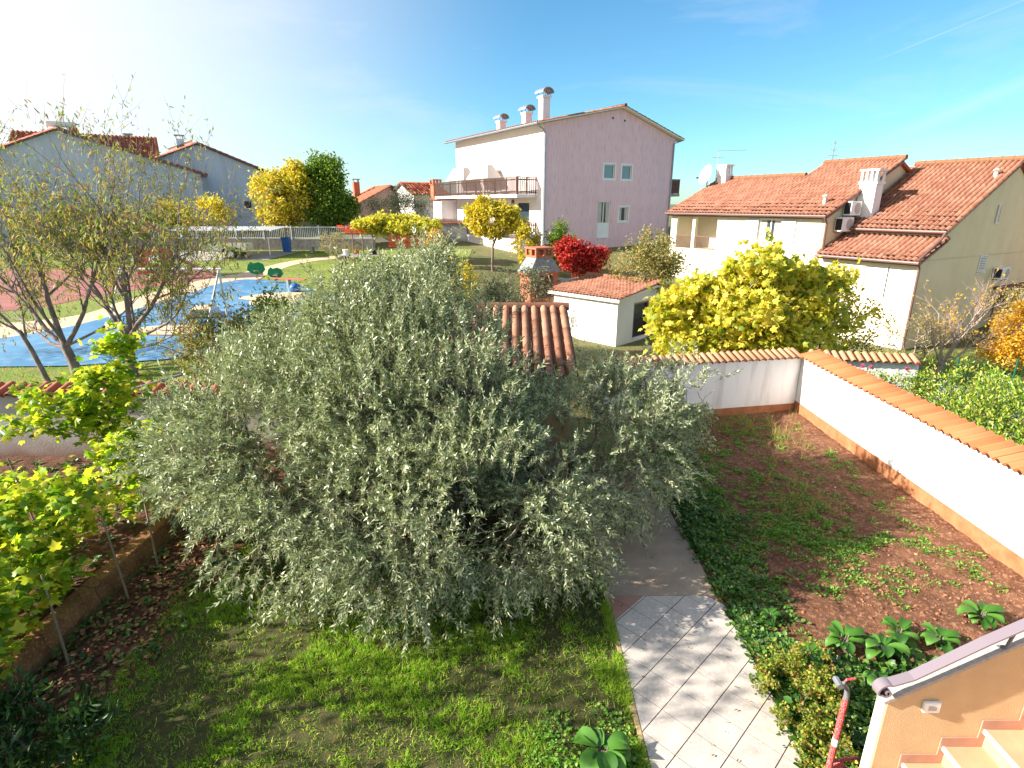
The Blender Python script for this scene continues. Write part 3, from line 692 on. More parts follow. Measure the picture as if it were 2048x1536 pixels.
# -------- garden walls with tile caps
def garden_wall(label, name, a, b, h, th, side, capm, plinth=.32, capw=.46, capdz=.16, m='wallwhite', pitch=.2, seed=1, amp=.04, lap=False):
    """inner face runs a->b; side = +1 when the inner face lies left of a->b"""
    a = Vector((a[0], a[1], 0)); b = Vector((b[0], b[1], 0)); U = (b - a).normalized(); W = (b - a).length
    Nn = Vector((-U.y, U.x, 0)) * side       # points to the garden side
    t = thing('garden_wall', label, 'wall', a)
    Mx = lambda p: tuple(U * p[0] - Nn * p[1] + Vector((0, 0, p[2])))
    mb = MB(); mb.box(0, W, 0, th, -.3, h, Mx); mb.build('wall_body', M[m], t)
    if plinth:
        mb = MB(); mb.box(0, W, -.014, -.001, -.2, plinth, Mx); mb.build('plinth', M['plinth'], t)
    S = (-Nn * (capw - .03) + Vector((0, 0, capdz))).normalized()
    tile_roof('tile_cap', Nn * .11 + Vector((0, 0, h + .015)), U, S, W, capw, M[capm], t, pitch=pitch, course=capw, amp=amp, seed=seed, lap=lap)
    mb = MB(); mb.prism([(.02, h - .001), (.02, h + .05), (th - .01, h + .11), (th - .01, h - .001)], lambda p: Mx((0.01, p[0], p[1])), lambda p: Mx((W - .01, p[0], p[1]))); mb.build('mortar_bed', M['conc'], t)
    return t
garden_wall('long white garden wall with orange tile cap and terracotta base right of the soil bed', 'w', (8.0, 1.0), (8.0, 15.0), 1.56, .22, 1, 'tilered', capw=.56, capdz=.17, pitch=.205, seed=3, amp=.062, lap=True)
garden_wall('shaded greyish garden wall with tile cap closing the back of the soil bed', 'w', (2.2, 13.83), (7.99, 14.99), 1.56, .22, -1, 'tilepale', plinth=.24, capw=.46, capdz=.17, seed=5)
garden_wall('bluish shaded wall with tile cap beyond the garden corner, behind the roses', 'w', (8.25, 15.02), (10.95, 14.55), 1.50, .2, -1, 'tilepale', plinth=0, capw=.46, capdz=.17, seed=6)
# left wall has splash-stained foot
m = mat('stained_wall', (.50, .47, .43), (.42, .39, .36), 1.5, .9, .3, 30)
N = m.node_tree.nodes; Lk = m.node_tree.links; b_ = N["Principled BSDF"]; src = b_.inputs['Base Color'].links[0].from_socket
tcn = [q for q in N if q.type == 'TEX_COORD'][0]; sx = N.new("ShaderNodeSeparateXYZ"); Lk.new(tcn.outputs['Object'], sx.inputs[0])
nz2 = N.new("ShaderNodeTexNoise"); nz2.inputs['Scale'].default_value = 1.3; Lk.new(tcn.outputs['Object'], nz2.inputs[0])
ma = N.new("ShaderNodeMath"); ma.operation = 'MULTIPLY_ADD'; ma.inputs[1].default_value = -.7; Lk.new(nz2.outputs[0], ma.inputs[0]); Lk.new(sx.outputs[2], ma.inputs[2])
mr = N.new("ShaderNodeMapRange"); mr.inputs[1].default_value = -.25; mr.inputs[2].default_value = .45; mr.inputs[3].default_value = 1; mr.inputs[4].default_value = 0; Lk.new(ma.outputs[0], mr.inputs[0])
mi = N.new("ShaderNodeMix"); mi.data_type = 'RGBA'; Lk.new(mr.outputs[0], mi.inputs[0]); Lk.new(src, mi.inputs[6]); mi.inputs[7].default_value = (.20, .07, .03, 1); Lk.new(mi.outputs[2], b_.inputs['Base Color'])
M['stained'] = m
garden_wall('grey-white garden wall with dark red tile cap and soil-stained foot behind the vines', 'w', (-15.5, 11.45), (-1.8, 11.66), 1.64, .24, -1, 'tiledark', plinth=0, capw=.5, capdz=.15, m='stained', pitch=.255, seed=8, amp=.055)

# -------- garden outbuilding behind the olive
t = thing('garden_outbuilding', 'low garden outbuilding with clay tile roof half hidden behind the olive tree', 'outbuilding', (-1.5, 11.0, 0))
mb = MB(); wall(mb, lambda u, z, d: (u, d, z), 0, 2.7, -.2, 2.28, [(1.2, 2.0, -.1, 1.9)], .2); wall(mb, lambda u, z, d: (2.7 - d, u, z), 0, 2.75, -.2, 2.28, [], .2); wall(mb, lambda u, z, d: (d, u, z), 0, 2.75, -.2, 2.28, [], .2)
mb.face([(2.7, 0, 2.28), (2.7, 2.75, 2.28), (2.7, 2.75, 3.1)]); mb.face([(0, 0, 2.28), (0, 2.75, 3.1), (0, 2.75, 2.28)]); mb.face([(0, 2.75, -.2), (2.7, 2.75, -.2), (2.7, 2.75, 3.1), (0, 2.75, 3.1)])
mb.build('wall', M['tan'], t)
mb = MB(); mb.box(1.2, 2.0, .16, .19, -.1, 1.9); mb.build('door', M['woodlit'], t)
S = Vector((0, 2.95, .92)).normalized()
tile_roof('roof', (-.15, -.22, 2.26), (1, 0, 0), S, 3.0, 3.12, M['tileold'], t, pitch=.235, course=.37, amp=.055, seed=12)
mb = MB(); ridge(mb, (-.15, 2.78, 3.2), (2.87, 2.78, 3.2), .10); mb.build('ridge_tiles', M['tileold'], t)

# -------- small white shed
t = thing('white_shed', 'small white shed with red clay tile roof behind the olive tree', 'shed', (4.27, 22.58, 0), 45)
ex, ey, ze = 3.1, 3.4, 1.90
mb = MB()
wall(mb, lambda u, z, d: (d, u, z), 0, ey, -.3, ze)
wall(mb, lambda u, z, d: (u, d, z), 0, ex, -.3, ze, [(1.18, 2.35, .15, 1.66)], .15)
wall(mb, lambda u, z, d: (ex - d, u, z), 0, ey, -.3, ze); wall(mb, lambda u, z, d: (u, ey - d, z), 0, ex, -.3, ze)
mb.face([(0, 0, ze), (ex, 0, ze), (2.7, 0, 2.2)]); mb.face([(0, ey, ze), (2.7, ey, 2.2), (ex, ey, ze)])
mb.build('wall', M['white'], t)
mb = MB(); P = lambda u, z, d: (u, d, z); pbox(mb, P, 1.18, 1.26, .15, 1.66, .02, .12); pbox(mb, P, 2.27, 2.35, .15, 1.66, .02, .12); pbox(mb, P, 1.26, 2.27, 1.58, 1.66, .02, .12)
w = mb.build('door', M['gutter'], t)
mb = MB(); pbox(mb, P, 1.26, 2.27, .9, 1.58, .10, .11); mb.build('pane', M['glass'], w); mb = MB(); pbox(mb, P, 1.26, 2.27, .15, .9, .09, .11); mb.build('panel', M['dark'], w)
S = Vector((2.9, 0, .38)).normalized(); U = (0, 1, 0)
mb = MB(); mb.prism([(-.22, ze - .06), (-.22, ze + .07), (2.72, ze + .44), (ex + .25, 2.06), (ex + .25, 1.95), (2.72, 2.2)], lambda p: (p[0], -.2, p[1]), lambda p: (p[0], ey + .2, p[1])); mb.build('fascia', M['tanwhite'], t)
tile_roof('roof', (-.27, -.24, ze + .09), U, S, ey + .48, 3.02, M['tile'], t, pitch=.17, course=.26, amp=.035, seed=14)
mb = MB(); ridge(mb, (2.74, -.3, ze + .50), (2.74, ey + .26, ze + .50), .12); mb.build('ridge_tiles', M['tilepale'], t)

# -------- stairs at lower right
t = thing('stairway', 'tan outdoor stairway wall with tiled steps, speckled coping and scroll-ended handrail', 'stairs', (2.93, 3.42, 0))
sl_ = .62     # coping slope
def cop(x): return 1.90 + x * sl_
X1 = 4.2
mb = MB(); mb.prism([(0, -.3), (X1, -.3), (X1, cop(X1)), (0.0, 1.90)], lambda p: (p[0], 0, p[1]), lambda p: (p[0], .10, p[1])); mb.build('wall', M['tan'], t, bevel=.004)
mb = MB(); mb.prism([(-.016, -.3), (-.002, -.3), (-.002, 1.90), (-.016, 1.89)], lambda p: (p[0], .004, p[1]), lambda p: (p[0], .096, p[1])); mb.build('sunlit_tone_plate', M['tanwhite'], t)  # pale plate: sunlit tone of the tan wall's end put into its colour
mb = MB(); mb.prism([(-.03, 1.895), (X1, cop(X1) + .013), (X1, cop(X1) + .05), (-.05, 1.925)], lambda p: (p[0], -.022, p[1]), lambda p: (p[0], .12, p[1])); mb.build('coping', M['terrazzo'], t, bevel=.006)
# handrail band with scroll
pts = []
for i in range(40):
    a = -.4 + i * .24; r = .068 * math.exp(-.07 * i) if i > 9 else .068 - .0006 * i
    pts.append((a, r))
rail = MB(); sc = []
cx, cz = -.10, 2.09
for a, r in pts[::-1]: sc.append((cx - math.sin(a) * r - 0, cz + math.cos(a) * r * 1.0))
tail = [(.55, cop(.55) + .29), (X1, cop(X1) + .29)]
line = sc + [(.16, cop(.16) + .285), *tail] if False else sc + [(.08, cop(.08) + .262), *tail]
def ribbon(mb, line, y0, y1, th):
    n = len(line); nrm = []
    for i in range(n):
        a = line[max(i - 1, 0)]; b = line[min(i + 1, n - 1)]; dx, dz = b[0] - a[0], b[1] - a[1]; l = math.hypot(dx, dz) + 1e-9; nrm.append((-dz / l, dx / l))
    for i in range(n - 1):
        p, q = line[i], line[i + 1]; a, b = nrm[i], nrm[i + 1]; P4 = []
        for (c, nn) in ((p, a), (q, b)):
            for y in (y0, y1):
                P4.append((c[0], y, c[1])); P4.append((c[0] + nn[0] * th, y, c[1] + nn[1] * th))
        A0, A1, B0, B1, C0, C1, D0, D1 = P4
        mb.face([A0, C0, D0, B0]); mb.face([A1, B1, D1, C1]); mb.face([A0, A1, C1, C0]); mb.face([B0, D0, D1, B1])
ribbon(rail, line, -.10, -.02, .014); h = rail.build('handrail', M['rail'], t)
mb = MB(); ribbon(mb, sc[:34], -.095, -.025, .006); mb.build('scroll', M['raildark'], h)
mb = MB()
for x in (.75, 2.2, 3.6): mb = MB(); mb.tube([(x, .05, cop(x) + .03), (x, -.03, cop(x) + .10), (x, -.06, cop(x) + .28)], .012, 8); mb.build('rail_post', M['raildark'], t)
# steps: noses at (x = .51 + .285 k, z = 1.46 + .185 k) relative to the wall
TR, RI = .285, .178; x0 = .53; z0 = 1.46
tr = MB(); rs = MB(); ns = MB(); sk = MB()
for k in range(-7, 11):
    xa = x0 + k * TR; za = z0 + k * RI
    tr.box(xa + .005, xa + TR + .02, -1.9, -.013, za - .03, za)
    rs.box(xa + .02, xa + .034, -1.9, -.013, za - RI, za - .03)
    ns.box(xa - .012, xa + .004, -1.9, -.013, za - .035, za + .002)
    sk.box(xa + .034, xa + TR + .034, -.012, -.002, za + .002, za + .09)       # skirting along tread
    sk.prism([(xa - .035, za - RI + .09), (xa + .034, za - RI + .0), (xa + .034, za + .09), (xa - .035, za + .09)], lambda p: (p[0], -.0125, p[1]), lambda p: (p[0], -.0025, p[1]))
tr.build('tread', M['steptile'], t); rs.build('riser', M['steptile'], t); ns.build('nosing', M['pale'], t); sk.build('skirting', M['steptrim'], t)
mb = MB(); mb.prism([(x0 - 7 * TR, -.3), (x0 + 11 * TR, -.3), (x0 + 11 * TR, z0 + 10 * RI - .04), (x0 - 7 * TR + .05, z0 - 8 * RI - .04)], lambda p: (p[0], -1.88, p[1]), lambda p: (p[0], -.02, p[1])); mb.build('stair_base', M['tan'], t)
mb = MB(); C0 = (.33, -.03, 1.87); mb.box(.27, .40, -.03, .0, 1.80 + .02, 1.93 - .005); lb = mb.build('stair_light', M['whitep'], t, bevel=.01)
mb = MB(); mb.box(.305, .365, -.034, -.029, 1.852, 1.89); mb.build('lens', M['fabric'], lb)

# -------- red pipe standpipe
t = thing('standpipe', 'leaning red-painted metal standpipe with white band and bent grey head', 'standpipe', (2.98, 3.95, 0))
A = Vector((0, 0, .0)); B = Vector((.035, .02, 1.35)); D_ = B - A
mb = MB(); mb.tube([A, A + D_ * .60], .028, 12); mb.tube([A + D_ * .66, B], .028, 12); mb.build('pole', M['redpaint'], t, smooth=False)
mb = MB(); mb.tube([A + D_ * .60, A + D_ * .66], .0285, 12); mb.build('band', M['whitep'], t)
mb = MB(); mb.tube([B, B + Vector((0, 0, .05)), B + Vector((-.02, -.01, .12)), B + Vector((-.06, -.02, .17)), B + Vector((-.075, -.02, .20))], [.026, .024, .022, .02, .016], 10); mb.tube([B + Vector((-.11, -.05, .18)), B + Vector((-.10, .05, .18))], .028, 10); mb.build('bent_head', M['galv'], t, smooth=False)
mb = MB(); mb.tube([B + Vector((-.075, -.02, .19)), B + Vector((-.03, 0, .215)), B + Vector((.04, .0, .225))], [.008, .012, .011], 8); mb.build('lever', M['redpaint'], t)
mb = MB(); mb.tube([(.0, .0, .62), (.30, .05, .60)], .016, 8); mb.build('crossbar', M['redpaint'], t); mb = MB(); mb.tube([(0, 0, .40), (.28, .04, .40)], .016, 8); mb.build('crossbar', M['redpaint'], t)
mb = MB(); mb.tube([(.05, .02, .44), (.18, .06, .50)], .05, 12); mb.build('valve_body', M['redpaint'], t)

# ================================================================== OLIVE TREE
def olive_tree():
    rng = np.random.RandomState(21)
    t = thing('olive_tree', 'large spreading olive tree with silvery drooping foliage in the middle of the garden', 'olive tree', (-1.1, 9.3, 0))
    lobes = [((-.65, .2, 2.2), (2.25, 2.5, 1.8), .85), ((-2.5, -.4, 1.75), (2.2, 2.1, 1.5), .62), ((2.4, .1, 1.5), (1.9, 1.9, 1.25), .5), ((.3, -1.9, 1.35), (2.3, 1.35, 1.25), .45),
             ((-3.3, 1.2, 1.7), (1.6, 1.5, 1.5), .22), ((-.8, .4, 3.2), (1.5, 1.4, 1.1), .34), ((3.7, .9, 2.05), (1.15, .9, .6), .12), ((-1.8, -2.0, 1.1), (1.5, 1.1, 1.0), .2), ((4.5, .9, 2.2), (.7, .6, .4), .035), ((-.5, .9, 4.0), (.75, .7, .7), .09), ((-1.6, .1, 3.75), (.7, .6, .6), .07), ((-2.6, .4, 3.0), (.9, .8, .6), .08), ((.5, -1.2, 2.5), (.9, .8, .7), .09), ((-4.3, -.7, 1.4), (.8, .9, .9), .07), ((1.7, -2.0, 1.1), (.9, .8, .8), .08), ((-.4, -2.9, .95), (.9, .5, .7), .07)]
    tot = sum(w for *_, w in lobes)
    limbs = [[(0, 0, -.1), (.03, .02, .5), (-.02, .05, 1.0)],
             [(-.02, .05, 1.0), (-.9, -.1, 1.6), (-1.9, -.4, 2.1), (-3.0, -.5, 2.4)], [(-.02, .05, 1.0), (.8, .2, 1.7), (1.7, .3, 2.3), (2.8, .4, 2.4)],
             [(-.02, .05, 1.0), (.2, .5, 2.0), (.1, .7, 3.1), (-.1, .8, 3.9)], [(-.02, .05, 1.0), (-.1, -.8, 1.7), (.2, -1.8, 2.1), (.3, -2.5, 2.0)],
             [(.1, .5, 2.0), (1.1, 1.3, 2.7), (1.6, 1.7, 3.2)], [(-.9, -.1, 1.6), (-1.4, 1.0, 2.3), (-2.4, 1.7, 2.7)], [(.8, .2, 1.7), (1.4, -.7, 2.2), (1.9, -1.4, 2.2)], [(-.9, -.1, 1.6), (-1.5, -1.2, 2.0), (-2.0, -1.8, 2.0)]]
    tg = np.concatenate([ell(rng, c, np.array(r) * .95, int(330 * w), .5, .35) for c, r, w in lobes])
    P, par, tw = grow(rng, limbs, list(tg), .3, bow=.10, jit=.11)
    skel_mesh(P, par, .0068, .17, .45).build('trunk', M['barkolive'], t, smooth=True)
    # shoots: start on the outer shell of each lobe
    S0 = []; Nrm = []
    NS = 19000
    for c, r, w in lobes:
        n = int(NS * w / tot); v = rng.normal(size=(n, 3)); v /= np.linalg.norm(v, axis=1, keepdims=True)
        u = (.62 + .38 * rng.rand(n) ** .8)[:, None]; p = np.array(c) + v * u * np.array(r); nn = v / np.array(r); nn /= np.linalg.norm(nn, axis=1, keepdims=True)
        S0.append(p); Nrm.append(nn)
    S0 = np.concatenate(S0); Nrm = np.concatenate(Nrm)
    # drop shoots deep inside other lobes, and thin out by noise so that dark gaps open
    inside = np.zeros(len(S0), int)
    for c, r, w in lobes: inside += (np.sum(((S0 - np.array(c)) / (np.array(r) * .6)) ** 2, 1) < 1)
    dens = fbm(S0[:, 0] * 2.3 + 40 + S0[:, 1] * .9, S0[:, 1] * .9 + S0[:, 2] * 2.6 + 20, 3)
    gap = np.sum(((S0 - np.array([1.65, .9, 3.0])) / np.array([.85, 1.9, .75])) ** 2, 1) < 1
    back = Nrm[:, 1] > .55
    keep = (inside < 2) & (S0[:, 2] > .45) & (rng.rand(len(S0)) < np.clip((dens - .345) * 12, .05, 1) * np.where(gap, .06, 1) * np.where(back, .5, 1))
    S0 = S0[keep]; Nrm = Nrm[keep]; n = len(S0)
    top = np.clip((Nrm[:, 2] - .1) * 1.6, 0, 1) * np.clip((S0[:, 2] - 1.9) / 1.2, 0, 1)
    d = Nrm * .80 + rng.normal(size=(n, 3)) * .48; d[:, 2] += top * 1.3 + .25
    d /= np.linalg.norm(d, axis=1, keepdims=True)
    low = np.clip((1.7 - S0[:, 2]) / 1.2, 0, 1)
    g = (1 - top) * (rng.uniform(.03, .20, n) + low * rng.uniform(.02, .22, n)) + top * .0
    L = rng.uniform(.22, .55, n) * (1 + .45 * top + .35 * low); K = 6
    pts = [S0]; dd = d.copy()
    for i in range(K):
        dd[:, 2] -= g; dd += rng.normal(size=(n, 3)) * .07; dd /= np.linalg.norm(dd, axis=1, keepdims=True)
        q = pts[-1] + dd * (L / K)[:, None]; q[:, 2] = np.maximum(q[:, 2], .16); pts.append(q)
    pts = np.stack(pts, 1)           # n,K+1,3
    # thin stems as three-sided strips
    tan = np.gradient(pts, axis=1); tan /= np.linalg.norm(tan, axis=2, keepdims=True) + 1e-9
    a = np.cross(tan, np.array([.3, .2, 1.])); a /= np.linalg.norm(a, axis=2, keepdims=True) + 1e-9; b = np.cross(a, tan)
    rad = np.linspace(.0042, .0014, K + 1)[None, :, None]
    ring = np.stack([pts + rad * (a * math.cos(q) + b * math.sin(q)) for q in (0, 2.1, 4.2)], 2)   # n,K+1,3,3
    V = ring.reshape(-1, 3); m = (K + 1) * 3
    f = []
    for i in range(K):
        for k in range(3): f.append((i * 3 + k, i * 3 + (k + 1) % 3, (i + 1) * 3 + (k + 1) % 3, (i + 1) * 3 + k))
    F = (np.array(f)[None] + (np.arange(n) * m)[:, None, None]).reshape(-1, 4)
    link('twigs', np_mesh('twigs', V, [F], smooth=True), M['barkpale'], t)
    nl = 16; u = np.linspace(.12, 1.0, nl) * K; i = np.minimum(u.astype(int), K - 1); fr = (u - i)[None, :, None]
    p = pts[:, i] * (1 - fr) + pts[:, i + 1] * fr; tg_ = tan[:, i]
    aa = np.cross(tg_, np.array([.1, .3, 1.])); aa /= np.linalg.norm(aa, axis=2, keepdims=True) + 1e-9; bb = np.cross(aa, tg_)
    ph = (np.arange(nl) % 2)[None, :, None] * (math.pi / 2) + rng.uniform(0, 3, (n, 1, 1))
    side = aa * np.cos(ph) + bb * np.sin(ph)
    pos = np.concatenate([p, p]).reshape(-1, 3)
    dr = np.concatenate([tg_ * .75 + side * .7, tg_ * .75 - side * .7]).reshape(-1, 3) + rng.normal(size=(len(pos), 3)) * .18
    sz = rng.uniform(.052, .100, len(pos))
    link('crown', leaf_mesh('crown', pos, dr, sz, .27, 'kite', rng), L_['olive'], t)
    return t
olive_tree()

# ================================================================== VINES AT LEFT
def vine(loc, label, lobes, nt, per, seed, size=.15, limbs=None):
    return plant('grape_vine', label, 'grapevine', loc, lobes, nt, per, size, .95, 'vine', 'bark', 'lobed', limbs=limbs, seed=seed, spread=.10, r_max=.045, r_tip=.004, step=.18, shell=.3, droop=-.15, flat=.55, bow=.15, last=.9, group='grapevines on the left bed')
vine((-7.3, 9.6, .2), 'tall yellow-green grapevine arching in front of the left garden wall', [((.1, .05, 2.05), (.75, .5, .75), .55), ((-.75, -.2, 1.75), (.75, .5, .65), .6), ((.35, .1, 2.9), (.32, .3, .5), .16)], 62, 13, 31,
     limbs=[[(.65, 0, -.1), (.60, 0, .5), (.42, 0, .95), (.1, .05, 1.05), (-.2, .1, .95)], [(.1, .05, 1.05), (-.05, 0, 1.6), (.1, 0, 2.2), (.35, .1, 3.0)], [(-.2, .1, .95), (-.6, -.1, 1.3), (-.9, -.2, 1.7)], [(.42, 0, .95), (.8, .1, 1.35), (1.0, .1, 1.1)]])
vine((-6.7, 8.7, .2), 'grapevine with green and yellow leaves between the wall and the olive tree', [((0, 0, .95), (.7, .6, .7), .9), ((.3, .35, 1.35), (.45, .35, .5), .3)], 56, 11, 32)
vine((-6.9, 7.3, .2), 'bushy grapevine in the middle of the row above the kerb', [((0, 0, .95), (.95, .8, .65), 1), ], 66, 11, 33)
vine((-6.35, 6.5, .2), 'low grapevine leaning over the kerb by the second stake', [((0.05, 0, .55), (.45, .55, .4), 1)], 26, 9, 34)
vine((-7.3, 6.2, .2), 'dense leafy grapevine at the left edge of the photo', [((0, 0, .9), (1.0, .9, .65), 1)], 66, 11, 35)
vine((-6.35, 5.3, .2), 'nearest grapevine hanging over the kerb at lower left', [((0, 0, .65), (.55, .7, .5), 1)], 40, 10, 36)
vine((-8.3, 7.9, .2), 'sparse grapevine standing farther left in the bed', [((0, 0, .8), (.6, .5, .4), 1)], 24, 8, 37)
W7 = np.stack([rng.uniform(-12, -6.4, 420), rng.uniform(4, 11.2, 420)], -1)
rosettes('bed_weeds', W7, rng.uniform(.05, .22, 420), 16, .07, .8, 'ivy', 'fold', .5, zf=lambda x, y: .22 + 0 * x, label='scattered low weeds on the soil of the vine bed', h=.05)
def stake(x, y, z, dx, dy, h, label):
    mb = MB(); mb.tube([(0, 0, 0), (dx * .5, dy * .5, h * .5), (dx, dy, h)], [.018, .015, .012], 6); o = mb.build('vine_stake', M['stakewood'], None, (x, y, z)); setp(o, label, 'stake', 'stakes propping the vines')
stake(-5.72, 7.76, 0, -.35, .5, 1.25, 'thin wooden stake leaning against the kerb closest to the olive tree')
stake(-5.69, 6.98, 0, -.38, .35, 1.2, 'thin wooden stake leaning on the middle of the kerb')
stake(-5.65, 5.74, 0, -.35, .35, 1.1, 'thin wooden stake propped at the near end of the kerb')
stake(-8.3, 8.6, .2, -.25, .1, 1.3, 'bare wooden stake standing alone before the stained wall')
# metal trellis
t = thing('vine_trellis', 'rusty metal vine trellis with grey pipe and white rods in front of the left wall', 'trellis', (-6.2, 10.6, 0))
for dx, top in ((0, 2.45), (.85, 1.75)):
    mb = MB(); mb.tube([(dx, 0, 0), (dx - .05, 0, top)], .022, 8); mb.build('post', M['rust'], t)
mb = MB(); mb.tube([(-.03, 0, 1.72), (.80, 0, 1.70)], .016, 8); mb.build('crossbar', M['rust'], t)
mb = MB(); mb.tube([(-2.85, -1.4, 1.83), (-.4, .2, 2.35)], .028, 10); mb.build('pipe', M['galv'], t)
for k, (a, b) in enumerate([((-3.2, -1.25, 2.0), (-2.5, -1.6, 1.72)), ((-2.7, -.8, 2.15), (-2.0, -1.1, 2.12)), ((-2.2, -.2, 2.34), (-1.5, -.55, 2.28))]):
    mb = MB(); mb.tube([a, b], .016, 8); mb.build('rod', M['metalw'], t)

# ================================================================== LEFT TREES
def branchy(rng, mb, twigs, p, d, L, r, depth, spread=.62, up=.22, kids=(4, 6), ratio=.62, wob=.10):
    """one branch with its side branches: straight, gently rising, thinning towards the tip"""
    n = 6 if depth > 1 else 4; pts = [np.array(p, float)]; dd = np.array(d, float); dd /= np.linalg.norm(dd); dirs = [dd]
    for i in range(n):
        dd = dd + rng.normal(size=3) * wob + np.array([0, 0, up * .35]); dd /= np.linalg.norm(dd); pts.append(pts[-1] + dd * L / n); dirs.append(dd)
    rs = [r * (1 - .62 * i / n) for i in range(n + 1)]
    mb.tube(pts, rs, 7 if r > .035 else (5 if r > .012 else 3), cap=False)
    if depth == 0: twigs.append(pts); return
    if depth == 1: twigs.append(pts)
    k = rng.randint(kids[0], kids[1] + 1)
    for q in range(k):
        t = .28 + .72 * (q + rng.uniform(.1, .9)) / k; i = min(n - 1, int(t * n)); f = t * n - i; b = pts[i] * (1 - f) + pts[i + 1] * f
        v = rng.normal(size=3); v -= dirs[i] * (v @ dirs[i]); v /= np.linalg.norm(v) + 1e-9
        nd = dirs[i] + v * spread * rng.uniform(.6, 1.3)
        branchy(rng, mb, twigs, b, nd, L * ratio * rng.uniform(.7, 1.15), max(.0042, rs[i] * .55), depth - 1, spread, up, kids, ratio, wob)
def branch_tree(name, label, cat, loc, trunk, limbs, per, lsize, lwidth, leaf, bark, seed, depth=3, group=None, droop=-1.2, **kw):
    rng = np.random.RandomState(seed); t = thing(name, label, cat, loc, 0, group); mb = MB(); tw = []
    mb.tube([p for p, r in trunk], [r for p, r in trunk], 9, cap=False)
    for p, d, L, r in limbs: branchy(rng, mb, tw, p, d, L, r, depth, **kw)
    mb.build('trunk', M[bark], t, smooth=True)
    pos, dr = twig_leaves(rng, tw, per, .02, last=.95, out=.35, droop=droop)
    link('crown', leaf_mesh('crown', pos, dr, lsize * rng.uniform(.6, 1.2, len(pos)), lwidth, 'fold', rng), L_[leaf], t)
    return t
G_ = 'peach trees behind the left wall'
branch_tree('peach_tree', 'half-bare peach tree with open crown, nearest the olive tree behind the left wall', 'peach tree', (-10.35, 14.7, 1.05),
    [((0, 0, -.2), .15), ((.03, 0, .5), .12), ((.10, 0, 1.15), .11)],
    [((.10, 0, 1.05), (.12, .05, 1), 3.3, .075), ((.08, 0, 1.1), (-.5, .05, 1), 2.7, .06), ((.12, 0, 1.15), (.75, .1, 1), 3.0, .065), ((.1, 0, 1.0), (1.3, -.2, .75), 2.7, .05), ((.08, 0, 1.0), (.3, -.5, 1), 2.4, .045), ((.05, 0, .8), (1.6, -.1, .25), 2.2, .035), ((.1, .1, 1.1), (.1, .8, 1), 2.4, .045)],
    4.2, .13, .24, 'peach', 'barkpeach', 141, group=G_, kids=(5, 7), spread=.72, ratio=.66)
branch_tree('peach_tree', 'peach tree with dark forked trunk, second behind the left wall', 'peach tree', (-12.2, 15.0, 1.1),
    [((.15, 0, -.2), .15), ((.05, 0, .4), .12), ((-.05, 0, .8), .11)],
    [((-.05, 0, .75), (-.25, 0, 1), 3.6, .08), ((-.05, 0, .8), (-1.1, 0, .9), 3.4, .065), ((0, 0, .8), (.45, .1, 1), 3.1, .065), ((0, 0, .8), (-.5, -.4, 1), 2.8, .05), ((-.1, 0, .75), (-1.6, .1, .45), 2.6, .045), ((0, 0, .8), (.9, 0, .6), 2.3, .04)],
    4.6, .13, .25, 'peach', 'barkpeach', 142, group=G_, kids=(5, 7), spread=.72, ratio=.66)
branch_tree('peach_tree', 'slender leaning tree with pale trunk left of the forked peach tree', 'peach tree', (-12.35, 14.3, 1.05),
    [((.05, 0, -.2), .07), ((-.25, .02, .9), .06), ((-.45, .05, 1.4), .05)],
    [((-.45, .05, 1.35), (-.8, .1, 1), 1.9, .04), ((-.35, .03, 1.1), (-.1, .1, 1), 1.6, .03), ((-.45, .05, 1.4), (-1.4, 0, .7), 1.8, .03)], 5, .13, .25, 'peach', 'barkpeach', 143, depth=2, group=G_)
plant('laurel_bush', 'dark green bush behind the left wall beside the olive crown', 'bush', (-7.2, 13.6, .95), [((0, 0, 1.0), (1.2, .9, 1.0), 1), ((.9, .4, 1.3), (.9, .7, .9), .6)], 150, 20, .10, .45, 'pear', 'bark', 'fold', seed=44, shell=.5, spread=.12)
plant('laurel_bush', 'glossy dark shrub on the strip of grass between the wall and the blue floor', 'bush', (-6.3, 14.6, 1.0), [((0, 0, 1.1), (1.1, .8, 1.1), 1)], 120, 22, .11, .45, 'green', 'bark', 'fold', seed=45, shell=.5, spread=.12)

# ================================================================== PLAYGROUND
grass_poly = [(-70, 12.2), (-2.8, 12.2), (-2.8, 41), (-70, 41)]
sheet('meadow', grass_poly, M['fargrass'], .012)
blue = smoothpoly([(-30, 15.3), (-15.0, 15.4), (-11.6, 15.75), (-8.8, 16.8), (-6.9, 19.5), (-6.9, 23), (-8.43, 25.6), (-10.3, 27.5), (-11.8, 28.5), (-13.66, 29.0), (-14.5, 27.7), (-14.6, 25.9), (-14.8, 24.3), (-15.3, 21.6), (-16.2, 19.2), (-19, 17.7), (-30, 17.0)], 5)
sheet('blue_play_floor', blue, M['bluefloor'], .045)
beige = smoothpoly([(-30, 16.6), (-19, 17.5), (-15.7, 18.9), (-14.9, 21.5), (-14.5, 24.2), (-14.2, 26), (-14.0, 27.6), (-13.0, 28.9), (-13.4, 30.6), (-14.9, 30.6), (-16.2, 27.5), (-16.6, 24), (-18, 20.5), (-30, 19)], 5)
sheet('beige_play_path', beige, M['beige'], .032)
sheet('beige_island', smoothpoly([(-11.9, 24.4), (-11.0, 25.5), (-9.4, 25.6), (-9.2, 24.5), (-10.2, 23.9)], 5), M['beige'], .058)
sheet('beige_patch', smoothpoly([(-13.6, 18.9), (-12.9, 19.8), (-11.3, 19.9), (-10.6, 19.2), (-11.8, 18.6)], 5), M['beige'], .058)
